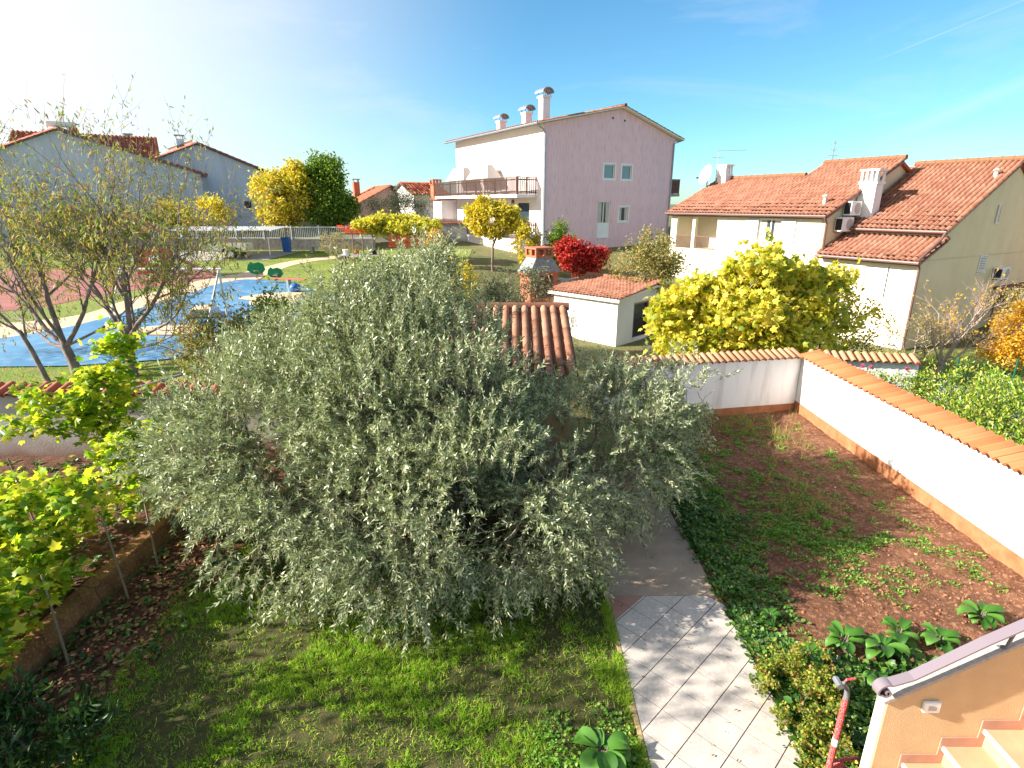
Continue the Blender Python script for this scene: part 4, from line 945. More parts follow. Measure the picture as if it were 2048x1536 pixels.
sheet('red_play_floor', smoothpoly([(-34, 19.6), (-21, 21.8), (-18.4, 25.2), (-16.8, 27.6), (-15.4, 29.3), (-15.6, 30.6), (-17.4, 31.9), (-19.4, 32.1), (-34, 31)], 4), M['redfloor'], .022)
sheet('park_path', smoothpoly([(-13.5, 29.2), (-13.0, 31.0), (-12.9, 33.5), (-11.9, 35.6), (-9.5, 37.4), (-9.3, 38.3), (-11.9, 37.2), (-13.6, 35.2), (-14.3, 33), (-14.7, 30.4)], 5), M['beige'], .026)
sheet('concrete_yard', [(-24, 35.2), (-15.2, 35.7), (-14.5, 39.6), (-24, 39.6)], M['conc'], .03)
n = 60000; x = rng.uniform(-22, -3, n); y = rng.uniform(12.3, 40, n)
inb = (x > -22)
def inpoly(px, py, poly):
    c = np.zeros(len(px), bool); j = len(poly) - 1
    for i in range(len(poly)):
        xi, yi = poly[i]; xj, yj = poly[j]
        with np.errstate(divide='ignore', invalid='ignore'): c ^= ((yi > py) != (yj > py)) & (px < (xj - xi) * (py - yi) / (yj - yi + 1e-12) + xi)
        j = i
    return c
k = ~(inpoly(x, y, blue) | inpoly(x, y, beige)) & (x > -14.8 + .0 * y) | ((y < 15.3) & (x > -16))
k &= ~inpoly(x, y, [(-13.5, 29.2), (-12.9, 33.5), (-9.5, 37.4), (-9.3, 38.3), (-13.6, 35.2), (-14.7, 30.4)]); x = x[k]; y = y[k]
d = np.stack([rng.normal(size=len(x)) * .6, rng.normal(size=len(x)) * .6, np.ones(len(x)) * .7], -1)
o = link('meadow_grass', leaf_mesh('meadow_grass', np.stack([x, y, T(x, y)], -1), d, rng.uniform(.05, .13, len(x)), .12, 'blade', rng), L_['fargrass'])
setp(o, 'short sunlit yellow-green grass around the playground', 'grass', kind='stuff')

def at(x, y, dz=0): return (x, y, Tz(x, y) + dz)
# round platform
t = thing('round_platform', 'low round pinkish play platform on the blue floor', 'play platform', at(-9.6, 22.7, .04))
mb = MB(); mb.tube([(0, 0, 0), (0, 0, .22)], .35, 20); mb.build('base', M['dark'], t)
mb = MB(); mb.tube([(0, 0, .22), (0, 0, .30)], [.95, .95], 32); mb.build('top', M['beige'], t, bevel=.02)
t = thing('play_ramp', 'white and beige wedge-shaped play ramp on the blue floor', 'ramp', at(-11.9, 21.4, .05), 20)
mb = MB(); mb.prism([(-.6, 0), (.6, 0), (.35, .32), (-.25, .32)], lambda p: (p[0], -.5, p[1]), lambda p: (p[0], .5, p[1])); mb.build('ramp_body', M['beige'], t, bevel=.03)
mb = MB(); mb.prism([(.36, .325), (.60, .01), (.63, .02), (.39, .345)], lambda p: (p[0], -.52, p[1]), lambda p: (p[0], .52, p[1])); mb.build('slide', M['whitep'], t)
for (x, y, s, lab) in ((-12.55, 28.0, 1.0, 'green spring rider shaped like a leaf by the park path'), (-11.35, 27.3, .85, 'green round spring rider at the edge of the blue floor')):
    t = thing('spring_rider', lab, 'spring rider', at(x, y, .04), 15)
    mb = MB(); pts = [(.07 * math.cos(a * .9), .07 * math.sin(a * .9), a * .015) for a in range(30)]; mb.tube(pts, .012, 6); mb.build('spring', M['rust'], t)
    mb = MB(); pl = [(.0, .42), (.25, .46), (.42, .65), (.34, .92), (.12, 1.02), (-.1, .96), (-.22, 1.05), (-.36, .9), (-.42, .66), (-.24, .48)]
    mb.prism([(a * s, b * s) for a, b in pl], lambda p: (p[0], -.03, p[1]), lambda p: (p[0], .03, p[1])); mb.build('body', M['green'], t, bevel=.01)
    mb = MB(); mb.box(-.12 * s, .12 * s, -.16, .16, .58 * s, .62 * s); mb.build('seat', M['fabric'], t); mb = MB(); mb.tube([(.12 * s, -.16, .78 * s), (.12 * s, .16, .78 * s)], .014, 8); mb.build('handle', M['galv'], t)
t = thing('blue_play_ball', 'small round blue play element beside the beige island', 'play element', at(-9.95, 25.9, .04)); mb = MB(); mb.tube([(0, 0, 0), (0, 0, .06), (0, 0, .18), (0, 0, .32), (0, 0, .40)], [.2, .24, .26, .2, .06], 16); mb.build('dome', M['blue'], t, smooth=True); mb = MB(); mb.tube([(0, 0, .40), (0, 0, .43)], .03, 8); mb.build('knob', M['blue'], t)
t = thing('seesaw', 'small seesaw with pinkish plank on the blue floor', 'seesaw', at(-10.6, 26.9, .04), -20)
mb = MB(); mb.box(-.06, .06, -.1, .1, 0, .38); mb.build('base', M['galv'], t); mb = MB(); mb.box(-1.0, 1.0, -.08, .08, .38, .43); mb.build('plank', M['redplay'], t, bevel=.01)
for s in (-.8, .8):
    mb = MB(); mb.tube([(s * .8, -.12, .62), (s * .8, .12, .62)], .015, 6); mb.tube([(s * .8, 0, .43), (s * .8, 0, .62)], .015, 6); mb.build('handle', M['galv'], t)
t = thing('play_house', 'red plastic play house with slide behind the peach trees', 'play house', at(-18.4, 29.8, .03), 20)
for x in (-.8, .8):
    for y in (-.7, .7): mb = MB(); mb.box(x - .05, x + .05, y - .05, y + .05, 0, 2.1); mb.build('post', M['galv'], t)
P = lambda u, z, d: (u, -.76 + d, z); mb = MB(); wall(mb, P, -.85, .85, .3, 1.5, [(-.25, .25, .7, 1.15)], .04); pbox(mb, P, -.85, .85, .25, .3, -.02, .06); mb.build('panel', M['redplay'], t)
mb = MB(); mb.prism([(-1.0, 2.05), (0, 2.65), (1.0, 2.05), (.9, 2.02), (0, 2.55), (-.9, 2.02)], lambda p: (p[0], -.85, p[1]), lambda p: (p[0], .85, p[1])); mb.build('roof', M['redplay'], t)
mb = MB(); mb.prism([(.85, 1.0), (2.3, .18), (2.6, .18), (2.6, .12), (2.25, .12), (.85, .92)], lambda p: (p[0], -.3, p[1]), lambda p: (p[0], .3, p[1])); mb.build('slide', M['redplay'], t)
t = thing('swing_frame', 'thin white metal A-frame of a swing on the near blue floor', 'swing', at(-12.3, 17.9, .05), 0)
for dx in (0, 3.1):
    mb = MB(); mb.tube([(dx - .55, -.6, 0), (dx, 0, 2.3)], .035, 8); mb.build('leg', M['metalw'], t); mb = MB(); mb.tube([(dx - .35, .8, 0), (dx, 0, 2.3)], .035, 8); mb.build('leg', M['metalw'], t)
mb = MB(); mb.tube([(-.1, 0, 2.32), (3.2, 0, 2.32)], .04, 8); mb.build('top_bar', M['metalw'], t)

# trailer, canopy, bin, benches, far boundary wall
t = thing('cargo_trailer', 'small cream-sided cargo trailer parked under the metal canopy', 'trailer', at(-17.9, 36.4, .03), 6)
mb = MB(); mb.box(-1.3, 1.3, -.7, .7, .45, .50)
for a, b, c, d in ((-1.3, 1.3, -.72, -.68), (-1.3, 1.3, .68, .72)): mb.box(a, b, c, d, .502, .92)
mb.box(-1.3, -1.26, -.678, .678, .502, .92); mb.box(1.26, 1.3, -.678, .678, .502, .92); mb.build('box', M['cream'], t, bevel=.012)
mb = MB(); mb.tube([(-1.3, -.4, .42), (-2.2, 0, .42)], .035, 6); mb.tube([(-1.3, .4, .42), (-2.2, 0, .42)], .035, 6); mb.tube([(-2.2, 0, .42), (-2.6, 0, .44)], .04, 8); mb.build('drawbar', M['greymetal'], t)
mb = MB(); mb.tube([(-2.15, .05, .05), (-2.15, .05, .5)], .03, 8); mb.build('jockey_stand', M['galv'], t)
for s in (-1, 1):
    mb = MB(); mb.tube([(.45, s * .73, .3), (.45, s * .90, .3)], .30, 20); w = mb.build('wheel', M['rubber'], t, bevel=.02)
    mb = MB(); mb.tube([(.45, s * .905 - .012, .3), (.45, s * .905 + .012, .3)], .17, 16); mb.build('rim', M['whitep'], w)
    mb = MB(); mb.prism([(-.02, .42), (.02, .58), (.2, .68), (.7, .68), (.9, .58), (.94, .42), (.98, .42), (.93, .61), (.72, .72), (.18, .72), (-.03, .61), (-.06, .42)], lambda p: (p[0], s * .73, p[1]), lambda p: (p[0], s * .92, p[1])); mb.build('mudguard', M['rubber'], t)
mb = MB(); mb.box(1.3, 1.33, -.6, -.42, .52, .62); mb.build('tail_light', M['redplay'], t)
t = thing('canopy', 'flat corrugated metal canopy on thin posts over the parked trailer', 'canopy', (-18.3, 37.6, Tz(-18, 37.6)), 3)
mb = MB(); k = 60; xs_ = [-3.2 + i * 6.4 / k for i in range(k + 1)]
for i in range(k):
    a, b = xs_[i], xs_[i + 1]; za = .03 * (i % 2); zb = .03 * ((i + 1) % 2)
    mb.face([(a, -1.6, 1.66 + za), (b, -1.6, 1.66 + zb), (b, 1.9, 1.78 + zb), (a, 1.9, 1.78 + za)])
mb.build('roof_sheet', M['metalw'], t)
for x in (-3.0, 0, 3.0):
    for y, h in ((-1.5, 1.65), (1.8, 1.77)):
        mb = MB(); mb.tube([(x, y, 0), (x, y, h)], .035, 8); mb.build('post', M['galv'], t)
t = thing('blue_bin', 'blue plastic bin against the far concrete wall', 'bin', at(-15.4, 39.5, .02)); mb = MB(); mb.prism([(-.25, -.25), (.25, -.25), (.25, .25), (-.25, .25)], lambda p: (p[0] * .85, p[1] * .85, 0), lambda p: (p[0], p[1], .9)); mb.build('body', M['blue'], t, bevel=.02); mb = MB(); mb.box(-.27, .27, -.27, .27, .905, .96); mb.build('lid', M['blue'], t, bevel=.01)
for x, lab in ((-12.9, 'pale concrete bench in front of the far wall, under the yellow tree'),):
    t = thing('bench', lab, 'bench', at(x, 39.0, .02)); mb = MB(); mb.box(-.75, .75, -.22, .22, .38, .46); mb.build('seat', M['conc'], t, bevel=.01)
    for s in (-.6, .6): mb = MB(); mb.box(s - .08, s + .08, -.2, .2, 0, .379); mb.build('leg', M['conc'], t)
t = thing('boundary_wall', 'grey concrete wall with white metal railing along the far side of the park', 'wall', (-30, 40.4, 2.0))
mb = MB(); mb.box(0, 20.4, 0, .3, 0, 1.25); mb.build('wall_body', M['concshade'], t)
mb = MB(); mb.box(5, 20.4, .10, .14, 1.32, 1.37); mb.box(5, 20.4, .10, .14, 2.05, 2.10)
for i in range(9): mb.box(5 + i * 1.92, 5.06 + i * 1.92, .08, .16, 1.25, 2.18)
mb.build('railing', M['metalw'], t)
mb = MB()
for i in range(120): x = 5.1 + i * .127; mb.box(x, x + .02, .11, .13, 1.37, 2.05)
mb.build('balusters', M['metalw'], t)

# ================================================================== PINK BUILDING
t = thing('pink_apartment_house', 'tall pink and white apartment house with brown balcony railings and three roof chimneys', 'house', (2.03, 39, 0), 30)
WX, LY, AX = 11.5, 13.45, 6.3
zl, za, zr, zb = 10.50, 11.78, 10.15, 1.5
F_ = lambda u, z, d: (u, d, z); Lf = lambda u, z, d: (d, u, z)
fh = [(5.0, 5.95, 7.28, 8.22), (6.6, 7.5, 7.26, 8.2), (4.6, 5.75, 3.33, 5.78), (6.55, 7.4, 4.42, 5.4)]
mb = MB(); wall(mb, F_, 0, WX, zb, zr - .2, fh, .16); mb.face([(0, 0, zr - .2), (WX, 0, zr - .2), (WX, 0, zr), (AX, 0, za), (0, 0, zl)])
wall(mb, lambda u, z, d: (WX - d, u, z), 0, LY, zb, zr); mb.face([(0, LY, zb), (0, LY, zl), (AX, LY, za), (WX, LY, zr), (WX, LY, zb)]); mb.build('front_wall', M['pink'], t)
lh = [(10.5, 11.7, 4.3, 5.35), (7.2, 8.7, 3.35, 5.35), (4.72, 5.62, 3.35, 5.7), (1.65, 3.25, 4.3, 5.68), (1.64, 3.43, 6.32, 8.05), (5.6, 7.4, 6.32, 8.0)]
mb = MB(); wall(mb, Lf, 0, LY, zb, zl, lh, .2); mb.build('side_wall', M['pinkw'], t)
window(t, F_, fh[0], glass='glassb', mull=0, surround='whitep'); window(t, F_, fh[1], glass='glassb', mull=0, surround='whitep')
window(t, F_, fh[2], name='door', mull=1, panel=1.0, surround=None, curtain=True); window(t, F_, fh[3], mull=0, surround='whitep', curtain=True)
window(t, Lf, lh[0], surround='cream', curtain=True); window(t, Lf, lh[1], surround='cream', mull=1, curtain=True); window(t, Lf, lh[2], name='door', frame='wood', mull=0, panel=.9, curtain=True)
window(t, Lf, lh[3], frame='wood', mull=0, surround='cream', curtain=False)
for h in lh[4:]:
    louver(t, Lf, h[0] + .01, h[1] - .01, h[2], h[3] - .01, .08, 'roller_shutter', 'whitep')
mb = MB(); mb.tube([(5.55, -.02, 11.15), (5.55, .02, 11.15)], .07, 12); mb.build('vent_hole', M['dark'], t); mb = MB(); mb.tube([(6.6, -.02, 11.05), (6.6, .02, 11.05)], .07, 12); mb.build('vent_hole', M['dark'], t)
sr = (za - zl) / AX; s2 = (za - zr) / (WX - AX)
mb = MB(); ov = .62
mb.prism([(-ov, zl - ov * sr + .03), (AX, za + .03), (WX + ov * .9, zr - ov * .9 * s2 + .03), (WX + ov * .9, zr - ov * .9 * s2 + .13), (AX, za + .16), (-ov, zl - ov * sr + .13)], lambda p: (p[0], -.35, p[1]), lambda p: (p[0], LY + .6, p[1])); mb.build('roof_slab', M['tanwhite'], t)
S = Vector((AX + ov, 0, (AX + ov) * sr)).normalized()
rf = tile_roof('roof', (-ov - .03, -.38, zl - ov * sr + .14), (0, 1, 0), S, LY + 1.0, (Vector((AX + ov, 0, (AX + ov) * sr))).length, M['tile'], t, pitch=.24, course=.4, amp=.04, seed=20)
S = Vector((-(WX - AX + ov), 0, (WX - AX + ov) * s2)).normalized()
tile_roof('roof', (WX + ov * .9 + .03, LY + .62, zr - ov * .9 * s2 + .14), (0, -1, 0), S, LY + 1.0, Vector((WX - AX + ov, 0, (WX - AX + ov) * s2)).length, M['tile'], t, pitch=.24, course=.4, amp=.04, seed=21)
mb = MB(); ridge(mb, (AX, -.4, za + .19), (AX, LY + .6, za + .19), .1); mb.build('ridge_tiles', M['tile'], t)
mb = MB(); mb.tube([(-ov - .09, -.38, zl - ov * sr + .06), (-ov - .09, LY + .6, zl - ov * sr + .06)], .07, 8); mb.build('gutter', M['greymetal'], t)
mb = MB(); mb.tube([(-ov - .05, -.12, zl - ov * sr + .02), (-.1, -.08, zl - .38), (.06, -.08, zl - .6), (.06, -.08, 2.2)], .055, 8); mb.build('downpipe', M['greymetal'], t)
mb = MB(); mb.tube([(WX + ov * .9, -.1, zr - .1), (WX - .16, -.08, zr - .35), (WX - .16, -.08, 2.2)], .055, 8); mb.build('downpipe', M['greymetal'], t)
for (x, y, w, h) in ((.35, .55, .27, 1.45), (1.1, 3.9, .26, .8), (.55, 6.6, .25, .65)):
    z0_ = zl + x * sr; mb = MB(); mb.box(x - w, x + w, y - w, y + w, z0_ - .3, z0_ + h); mb.box(x - w - .07, x + w + .07, y - w - .07, y + w + .07, z0_ + h + .001, z0_ + h + .12); c = mb.build('chimney', M['pinkw'], t)
    mb = MB()
    for i in range(8):
        a0 = math.pi * i / 8; a1 = math.pi * (i + 1) / 8; r = w + .16
        mb.prism([(math.cos(a0) * r, math.sin(a0) * r * .75), (math.cos(a1) * r, math.sin(a1) * r * .75), (math.cos(a1) * (r - .02), math.sin(a1) * (r * .75 - .02)), (math.cos(a0) * (r - .02), math.sin(a0) * (r * .75 - .02))], lambda p: (x + p[0], y - .5, z0_ + h + .26 + p[1]), lambda p: (x + p[0], y + .5, z0_ + h + .26 + p[1]))
    for a in (-.28, .28):
        for b in (-.28, .28): mb.box(x + a - .015, x + a + .015, y + b - .015, y + b + .015, z0_ + h + .12, z0_ + h + .5)
    mb.build('cowl', M['greymetal'], c)
def railing(parent, a, b, z, h, n, m='wood', name='railing'):
    a = Vector((a[0], a[1], 0)); b = Vector((b[0], b[1], 0)); U = (b - a); L = U.length; U.normalize(); Nn = Vector((-U.y, U.x, 0))
    Mx = lambda p: tuple(a + U * p[0] + Nn * p[1] + Vector((0, 0, p[2]))); mb = MB()
    mb.box(0, L, -.035, .035, z + h - .05, z + h, Mx); mb.box(0, L, -.012, .012, z + .10, z + .17, Mx); mb.box(0, L, -.012, .012, z + h - .22, z + h - .15, Mx)
    k = max(2, int(L / 1.45))
    for i in range(k + 1): x = i * L / k; mb.box(x - .035, x + .035, .022, .08, z - .12, z + h - .055, Mx)
    o = mb.build(name, M[m], parent); mb = MB()
    for i in range(n): x = (i + .5) * L / n; w = L / n * .27; mb.box(x - w, x + w, -.034, -.014, z + .02, z + h - .06, Mx)
    mb.build('slats', M[m], o); return o
for z, y1 in ((6.22, 14.6), (3.33, 14.6)):
    mb = MB(); mb.box(-1.55, 0, .75, y1, z - .2, z); s = mb.build('balcony', M['pinkw'], t)
    railing(s, (-1.52, .78), (-.02, .78), z, 1.1, 10, 'wood'); railing(s, (-1.52, y1 - .03), (-1.52, .80), z, 1.1, 92, 'woodlit')
mb = MB(); wall(mb, lambda u, z, d: (-1.5 + d, u, z), .8, 14.55, 1.4, 3.12); mb.face([(-1.5, .8, 1.4), (0, .8, 1.4), (0, .8, 3.12), (-1.5, .8, 3.12)]); mb.build('terrace_wall', M['pinkw'], t)
mb = MB(); mb.box(WX + .002, WX + 1.3, .4, 3.2, 6.15, 6.35); s = mb.build('balcony', M['conc'], t); railing(s, (WX + .03, .45), (WX + 1.28, .45), 6.35, 1.05, 8); railing(s, (WX + 1.28, .5), (WX + 1.28, 3.1), 6.35, 1.05, 16)
# drying lines, brackets and wall lamps on the sunny side
for y, z in ((3.3, 8.9), (6.1, 8.75), (9.9, 8.6), (11.9, 8.5)):
    mb = MB(); mb.box(-.16, -.002, y - .02, y + .02, z, z + .05); mb.box(-.16, -.12, y - .02, y + .02, z - .22, z); mb.build('wall_bracket', M['greymetal'], t)
for y, z in ((13.0, 8.9), (11.0, 8.95), (9.0, 9.0), (13.0, 8.2), (11.0, 8.2), (9.0, 8.3)):
    mb = MB(); mb.box(-.45, -.002, y - .02, y + .02, z, z + .03); mb.build('wall_rod', M['greymetal'], t)
mb = MB(); mb.box(-.16, -.002, 3.75, 3.87, 5.6, 5.9); mb.build('wall_lamp', M['gutter'], t)
mb = MB(); mb.box(.2, 4.0, LY + .01, 15.4, 1.5, 5.9); mb.box(-1.2, 1.2, LY + .62, 15.9, 1.5, 5.9); a = mb.build('annex', M['white'], t)
mb = MB(); mb.box(-1.4, 1.4, LY + .7, 16.2, 5.92, 6.06); mb.build('annex_roof', M['farroof'], t)
# things on the balcony
for y, w, lab in ((10.9, 1.55, 'closed grey canvas gazebo roof on the upper balcony, farther of the two'), (6.9, 1.6, 'grey canvas gazebo roof on the upper balcony, nearer of the two')):
    q = thing('balcony_awning', lab, 'canopy', (2.03 + (-.8) * .866 - y * .5, 39 + (-.8) * .5 + y * .866, 6.22), 30, 'canvas canopies on the upper balcony')
    mb = MB(); h = 2.0; k = 1.0
    b4 = [(-.6, -w - .2, 1.15), (.6, -w - .2, 1.15), (.6, w + .2, 1.15), (-.6, w + .2, 1.15)]; t4 = [(-.2, -k, h + .1), (.2, -k, h + .1), (.2, k, h + .1), (-.2, k, h + .1)]
    n0 = len(mb.v); mb.v += b4 + t4
    for f in ((0, 1, 5, 4), (1, 2, 6, 5), (2, 3, 7, 6), (3, 0, 4, 7), (4, 5, 6, 7), (3, 2, 1, 0)): mb.f.append(tuple(n0 + i for i in f)); mb.mi.append(0)
    mb.build('canvas', M['fabric'], q)
    for sx_ in (-.55, .55):
        for sy in (-w - .1, w + .1): mb = MB(); mb.tube([(sx_, sy, 0), (sx_, sy, 1.15)], .02, 6); mb.build('pole', M['greymetal'], q)

# ================================================================== CREAM HOUSE (right)
t = thing('cream_house', 'cream two-part house with terracotta roofs, white shutters and sand-coloured shaded gable at right', 'house', (15.7, 22, 0), 30)
Y1, Y2, Y3 = 4.02, 7.7, 13.2
GB = lambda u, z, d: (u, d, z)
gh = [(5.42, 5.72, 4.85, 5.56), (4.85, 5.5, 2.8, 3.52)]
mb = MB(); wall(mb, GB, .0, 10.6, -1, 3.5, gh[1:], .12)
wall(mb, GB, 1.5, 10.6, 3.5, 4.62, [], .12)
# upper gable with a slot window: build as polygon pieces round the opening
gx = lambda z: 1.5 + (z - 4.62) / .53
mb.face([(0, 0, 3.5), (1.5, 0, 3.5), (1.5, 0, 4.25)])
zt = 7.17
mb.face([(1.5, 0, 4.62), (5.42, 0, 4.62), (5.42, 0, 4.62 + .53 * 3.92)]); mb.face([(5.42, 0, 4.62), (5.72, 0, 4.62), (5.72, 0, 4.85), (5.42, 0, 4.85)]); mb.face([(5.42, 0, 5.56), (5.72, 0, 5.56), (5.72, 0, 4.62 + .53 * 4.22), (5.42, 0, 4.62 + .53 * 3.92)])
mb.face([(5.72, 0, 4.62), (10.6, 0, 4.62), (10.6, 0, zt - .53 * 4.28), (6.32, 0, zt), (5.72, 0, 4.62 + .53 * 4.22)])
mb.build('gable_wall', M['khaki'], t)
mb = MB(); P = lambda u, z, d: (d, u, z)
wall(mb, P, 0, Y1, -1, 3.5, [(.25, 2.0, 1.9, 3.2), (2.5, 3.6, .2, 3.1)], .15); wall(mb, lambda u, z, d: (1.5 + d, u, z), 0, Y1, 4.0, 4.66)
mb.build('porch_wall', M['cream'], t)
window(t, P, (2.5, 3.6, .2, 3.1), name='door', mull=1, curtain=True); louver(t, P, .25, 1.1, 1.9, 3.2, .05); louver(t, P, 1.15, 2.0, 1.9, 3.2, .05)
window(t, GB, gh[0], mull=0, frame='shutter', depth=.08); window(t, GB, gh[1], mull=0, frame='shutter', depth=.1); louver(t, GB, 4.85, 5.5, 2.82, 3.52, -.04, m='shutter'); louver(t, GB, 5.36, 5.52, 4.85, 5.56, -.06)
# wing A front wall with window and loggia
wh = (Y1 + 2.14, Y1 + 3.36, 3.88, 4.92); lg = (9.9, 12.75, 3.25, 4.9)
mb = MB(); wall(mb, P, Y1, Y3 - .02, -1, 5.12, [wh, lg], .22); mb.box(1.9, 1.95, 9.7, Y3 - .02, 2.9, 5.1); mb.box(.22, 1.9, 9.72, 9.78, 3.0, 5.1); mb.box(.22, 1.9, 9.78, 13.1, 3.0, 3.2)
mb.build('front_wall', M['cream'], t)
window(t, P, wh, mull=1, curtain=True, depth=.1); louver(t, P, wh[0] - .74, wh[0] - .02, wh[2], wh[3], -.06); louver(t, P, wh[1] + .02, wh[1] + .74, wh[2], wh[3], -.06)
mb = MB(); pbox(mb, P, 9.9, 12.75, 3.9, 3.96, .02, .08)
for i in range(34): y = 9.95 + i * .083; pbox(mb, P, y, y + .02, 3.26, 3.9, .04, .06)
mb.build('loggia_railing', M['gutter'], t)
mb = MB(); pbox(mb, P, 11.4, 11.6, 3.25, 4.9, .0, .2); mb.build('pillar', M['cream'], t)
k = .46
# A gable (faces right), high ridge part
mb = MB(); mb.prism([(0, -1), (9.9, -1), (9.9, 5.2), (4.96, 7.42), (0, 5.15)], lambda p: (p[0], Y1 - .0, p[1]), lambda p: (p[0], Y1 + .2, p[1])); mb.build('side_gable', M['khaki'], t)
mb = MB(); mb.prism([(4.0, 2), (9.9, 2), (9.9, 5.2), (4.96, 7.38), (4.0, 7.0)], lambda p: (p[0], Y2 - .2, p[1]), lambda p: (p[0], Y2 - .02, p[1])); mb.prism([(.3, -1), (7, -1), (7, 5.2), (3.55, 6.75), (.3, 5.2)], lambda p: (p[0], Y3 - .25, p[1]), lambda p: (p[0], Y3 - .05, p[1])); mb.build('end_wall', M['cream'], t)
def slope_roof(name, x0, z0_, x1, y0, y1, kk, seed, parent, pitch=.2, m='tile'):
    S = Vector((x1 - x0, 0, (x1 - x0) * kk)); L = S.length; S.normalize()
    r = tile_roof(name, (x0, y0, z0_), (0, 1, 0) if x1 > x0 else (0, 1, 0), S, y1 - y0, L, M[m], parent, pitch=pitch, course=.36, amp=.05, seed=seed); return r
def slab(x0, z0_, x1, y0, y1, kk, th=.14, off=.02):
    mb = MB(); mb.prism([(x0, z0_ - off), (x1, z0_ + (x1 - x0) * kk - off), (x1, z0_ + (x1 - x0) * kk - off - th), (x0, z0_ - off - th)], lambda p: (p[0], y0, p[1]), lambda p: (p[0], y1, p[1])); return mb
slope_roof('roof', -.35, 5.14, 4.98, Y1 - .22, Y2, k, 30, t); slope_roof('roof', -.35, 5.14, 3.58, Y2 + .002, Y3 + .12, k, 31, t)
slab(-.3, 5.14, 4.96, Y1 - .17, Y2, k).build('eave_board', M['gutter'], t); slab(-.3, 5.14, 3.56, Y2 + .003, Y3 + .08, k).build('eave_board', M['gutter'], t)
slab(10.2, 5.10, 4.98, Y1 - .17, Y2, -k).build('back_roof', M['farroof'], t); slab(7.4, 4.98, 3.6, Y2, Y3 + .1, -k).build('back_roof', M['farroof'], t)
# roof B and porch roof
slope_roof('roof', 1.2, 4.60, 6.36, -.18, Y1 - .02, .53, 32, t); slab(1.25, 4.60, 6.34, -.12, Y1 - .03, .53).build('eave_board', M['gutter'], t); slab(10.9, 4.93, 6.38, -.15, Y1 + .3, -.53).build('back_roof', M['farroof'], t)
slope_roof('porch_roof', -.38, 3.50, 1.5, -.18, Y1 + .1, .45, 33, t, pitch=.21); slab(-.33, 3.50, 1.5, -.12, Y1 - .02, .45).build('eave_board', M['gutter'], t)
mb = MB(); ridge(mb, (4.98, Y1 - .24, 7.66), (4.98, Y2, 7.66), .11); ridge(mb, (3.58, Y2, 7.02), (3.58, Y3 + .12, 7.02), .11); ridge(mb, (6.38, -.2, 7.42), (6.38, Y1 - .02, 7.42), .12); mb.build('ridge_tiles', M['tilepale'], t)
for (x, z, a, b) in ((-.42, 5.10, Y1 - .2, Y3 + .1), (1.13, 4.56, -.15, Y1 - .03), (-.45, 3.46, -.15, Y1 - .02)):
    mb = MB(); mb.tube([(x, a, z), (x, b, z)], .06, 8); mb.build('gutter', M['gutter'], t)
mb = MB(); mb.tube([(-.42, Y1 - .15, 5.05), (-.12, Y1 - .1, 4.8), (-.10, Y1 - .1, 3.55)], .05, 8); mb.build('downpipe', M['gutter'], t)
mb = MB(); mb.tube([(1.13, -.12, 4.52), (.9, -.1, 4.25), (-.42, -.1, 3.55), (-.15, -.06, 3.2), (-.09, -.06, -.5)], .05, 8); mb.build('downpipe', M['gutter'], t)
# chimneys
def louvred_chimney(x, y, z0_, z1_, w, d, name='chimney'):
    mb = MB(); mb.box(x - w, x + w, y - d, y + d, z0_, z1_ - .62); c = mb.build(name, M['white'], t)
    mb = MB(); mb.box(x - w - .05, x + w + .05, y - d - .05, y + d + .05, z1_ - .618, z1_ - .52); mb.box(x - w - .06, x + w + .06, y - d - .06, y + d + .06, z1_ - .08, z1_)
    mb.box(x - w * .6, x + w * .6, y - d * .6, y + d * .6, z1_ - .52, z1_ - .08)
    for i in range(4):
        u = -1 + 2 * i / 3; ww = .045
        mb.box(x - w - .03, x - w + .03, y + u * (d - ww) - ww, y + u * (d - ww) + ww, z1_ - .52, z1_ - .08); mb.box(x + w - .03, x + w + .03, y + u * (d - ww) - ww, y + u * (d - ww) + ww, z1_ - .52, z1_ - .08)
    mb.build('cap', M['white'], c)
louvred_chimney(2.2, Y1 - .42, 4.7, 7.05, .28, .36); louvred_chimney(3.3, 12.6, 6.3, 7.75, .26, .3)
def ac(parent, x0, x1, z0_, z1_, y, name='air_conditioner'):
    mb = MB(); mb.box(x0, x1, y - .42, y - .06, z0_, z1_); o = mb.build(name, M['whitep'], parent, bevel=.02)
    mb = MB(); cx_, cz_ = x0 + (x1 - x0) * .62, (z0_ + z1_) / 2; r = (z1_ - z0_) * .4
    mb.tube([(cx_, y - .427, cz_), (cx_, y - .421, cz_)], r, 20); mb.build('fan', M['fabric'], o); mb = MB(); mb.box(x0 - .006, x0 - .001, y - .38, y - .10, z0_ + .06, z1_ - .06); mb.build('side_grille', M['dark'], o)
    mb = MB(); mb.box(x0 + .1, x0 + .13, y - .42, y - .002, z0_ - .05, z0_ - .01); mb.build('bracket', M['greymetal'], o); mb = MB(); mb.box(x1 - .13, x1 - .1, y - .42, y - .002, z0_ - .05, z0_ - .01); mb.build('bracket', M['greymetal'], o)
ac(t, 1.0, 1.75, 5.12, 5.72, Y1); ac(t, .55, 1.35, 4.45, 5.05, Y1); ac(t, 6.3, 7.0, 2.45, 2.95, 0)
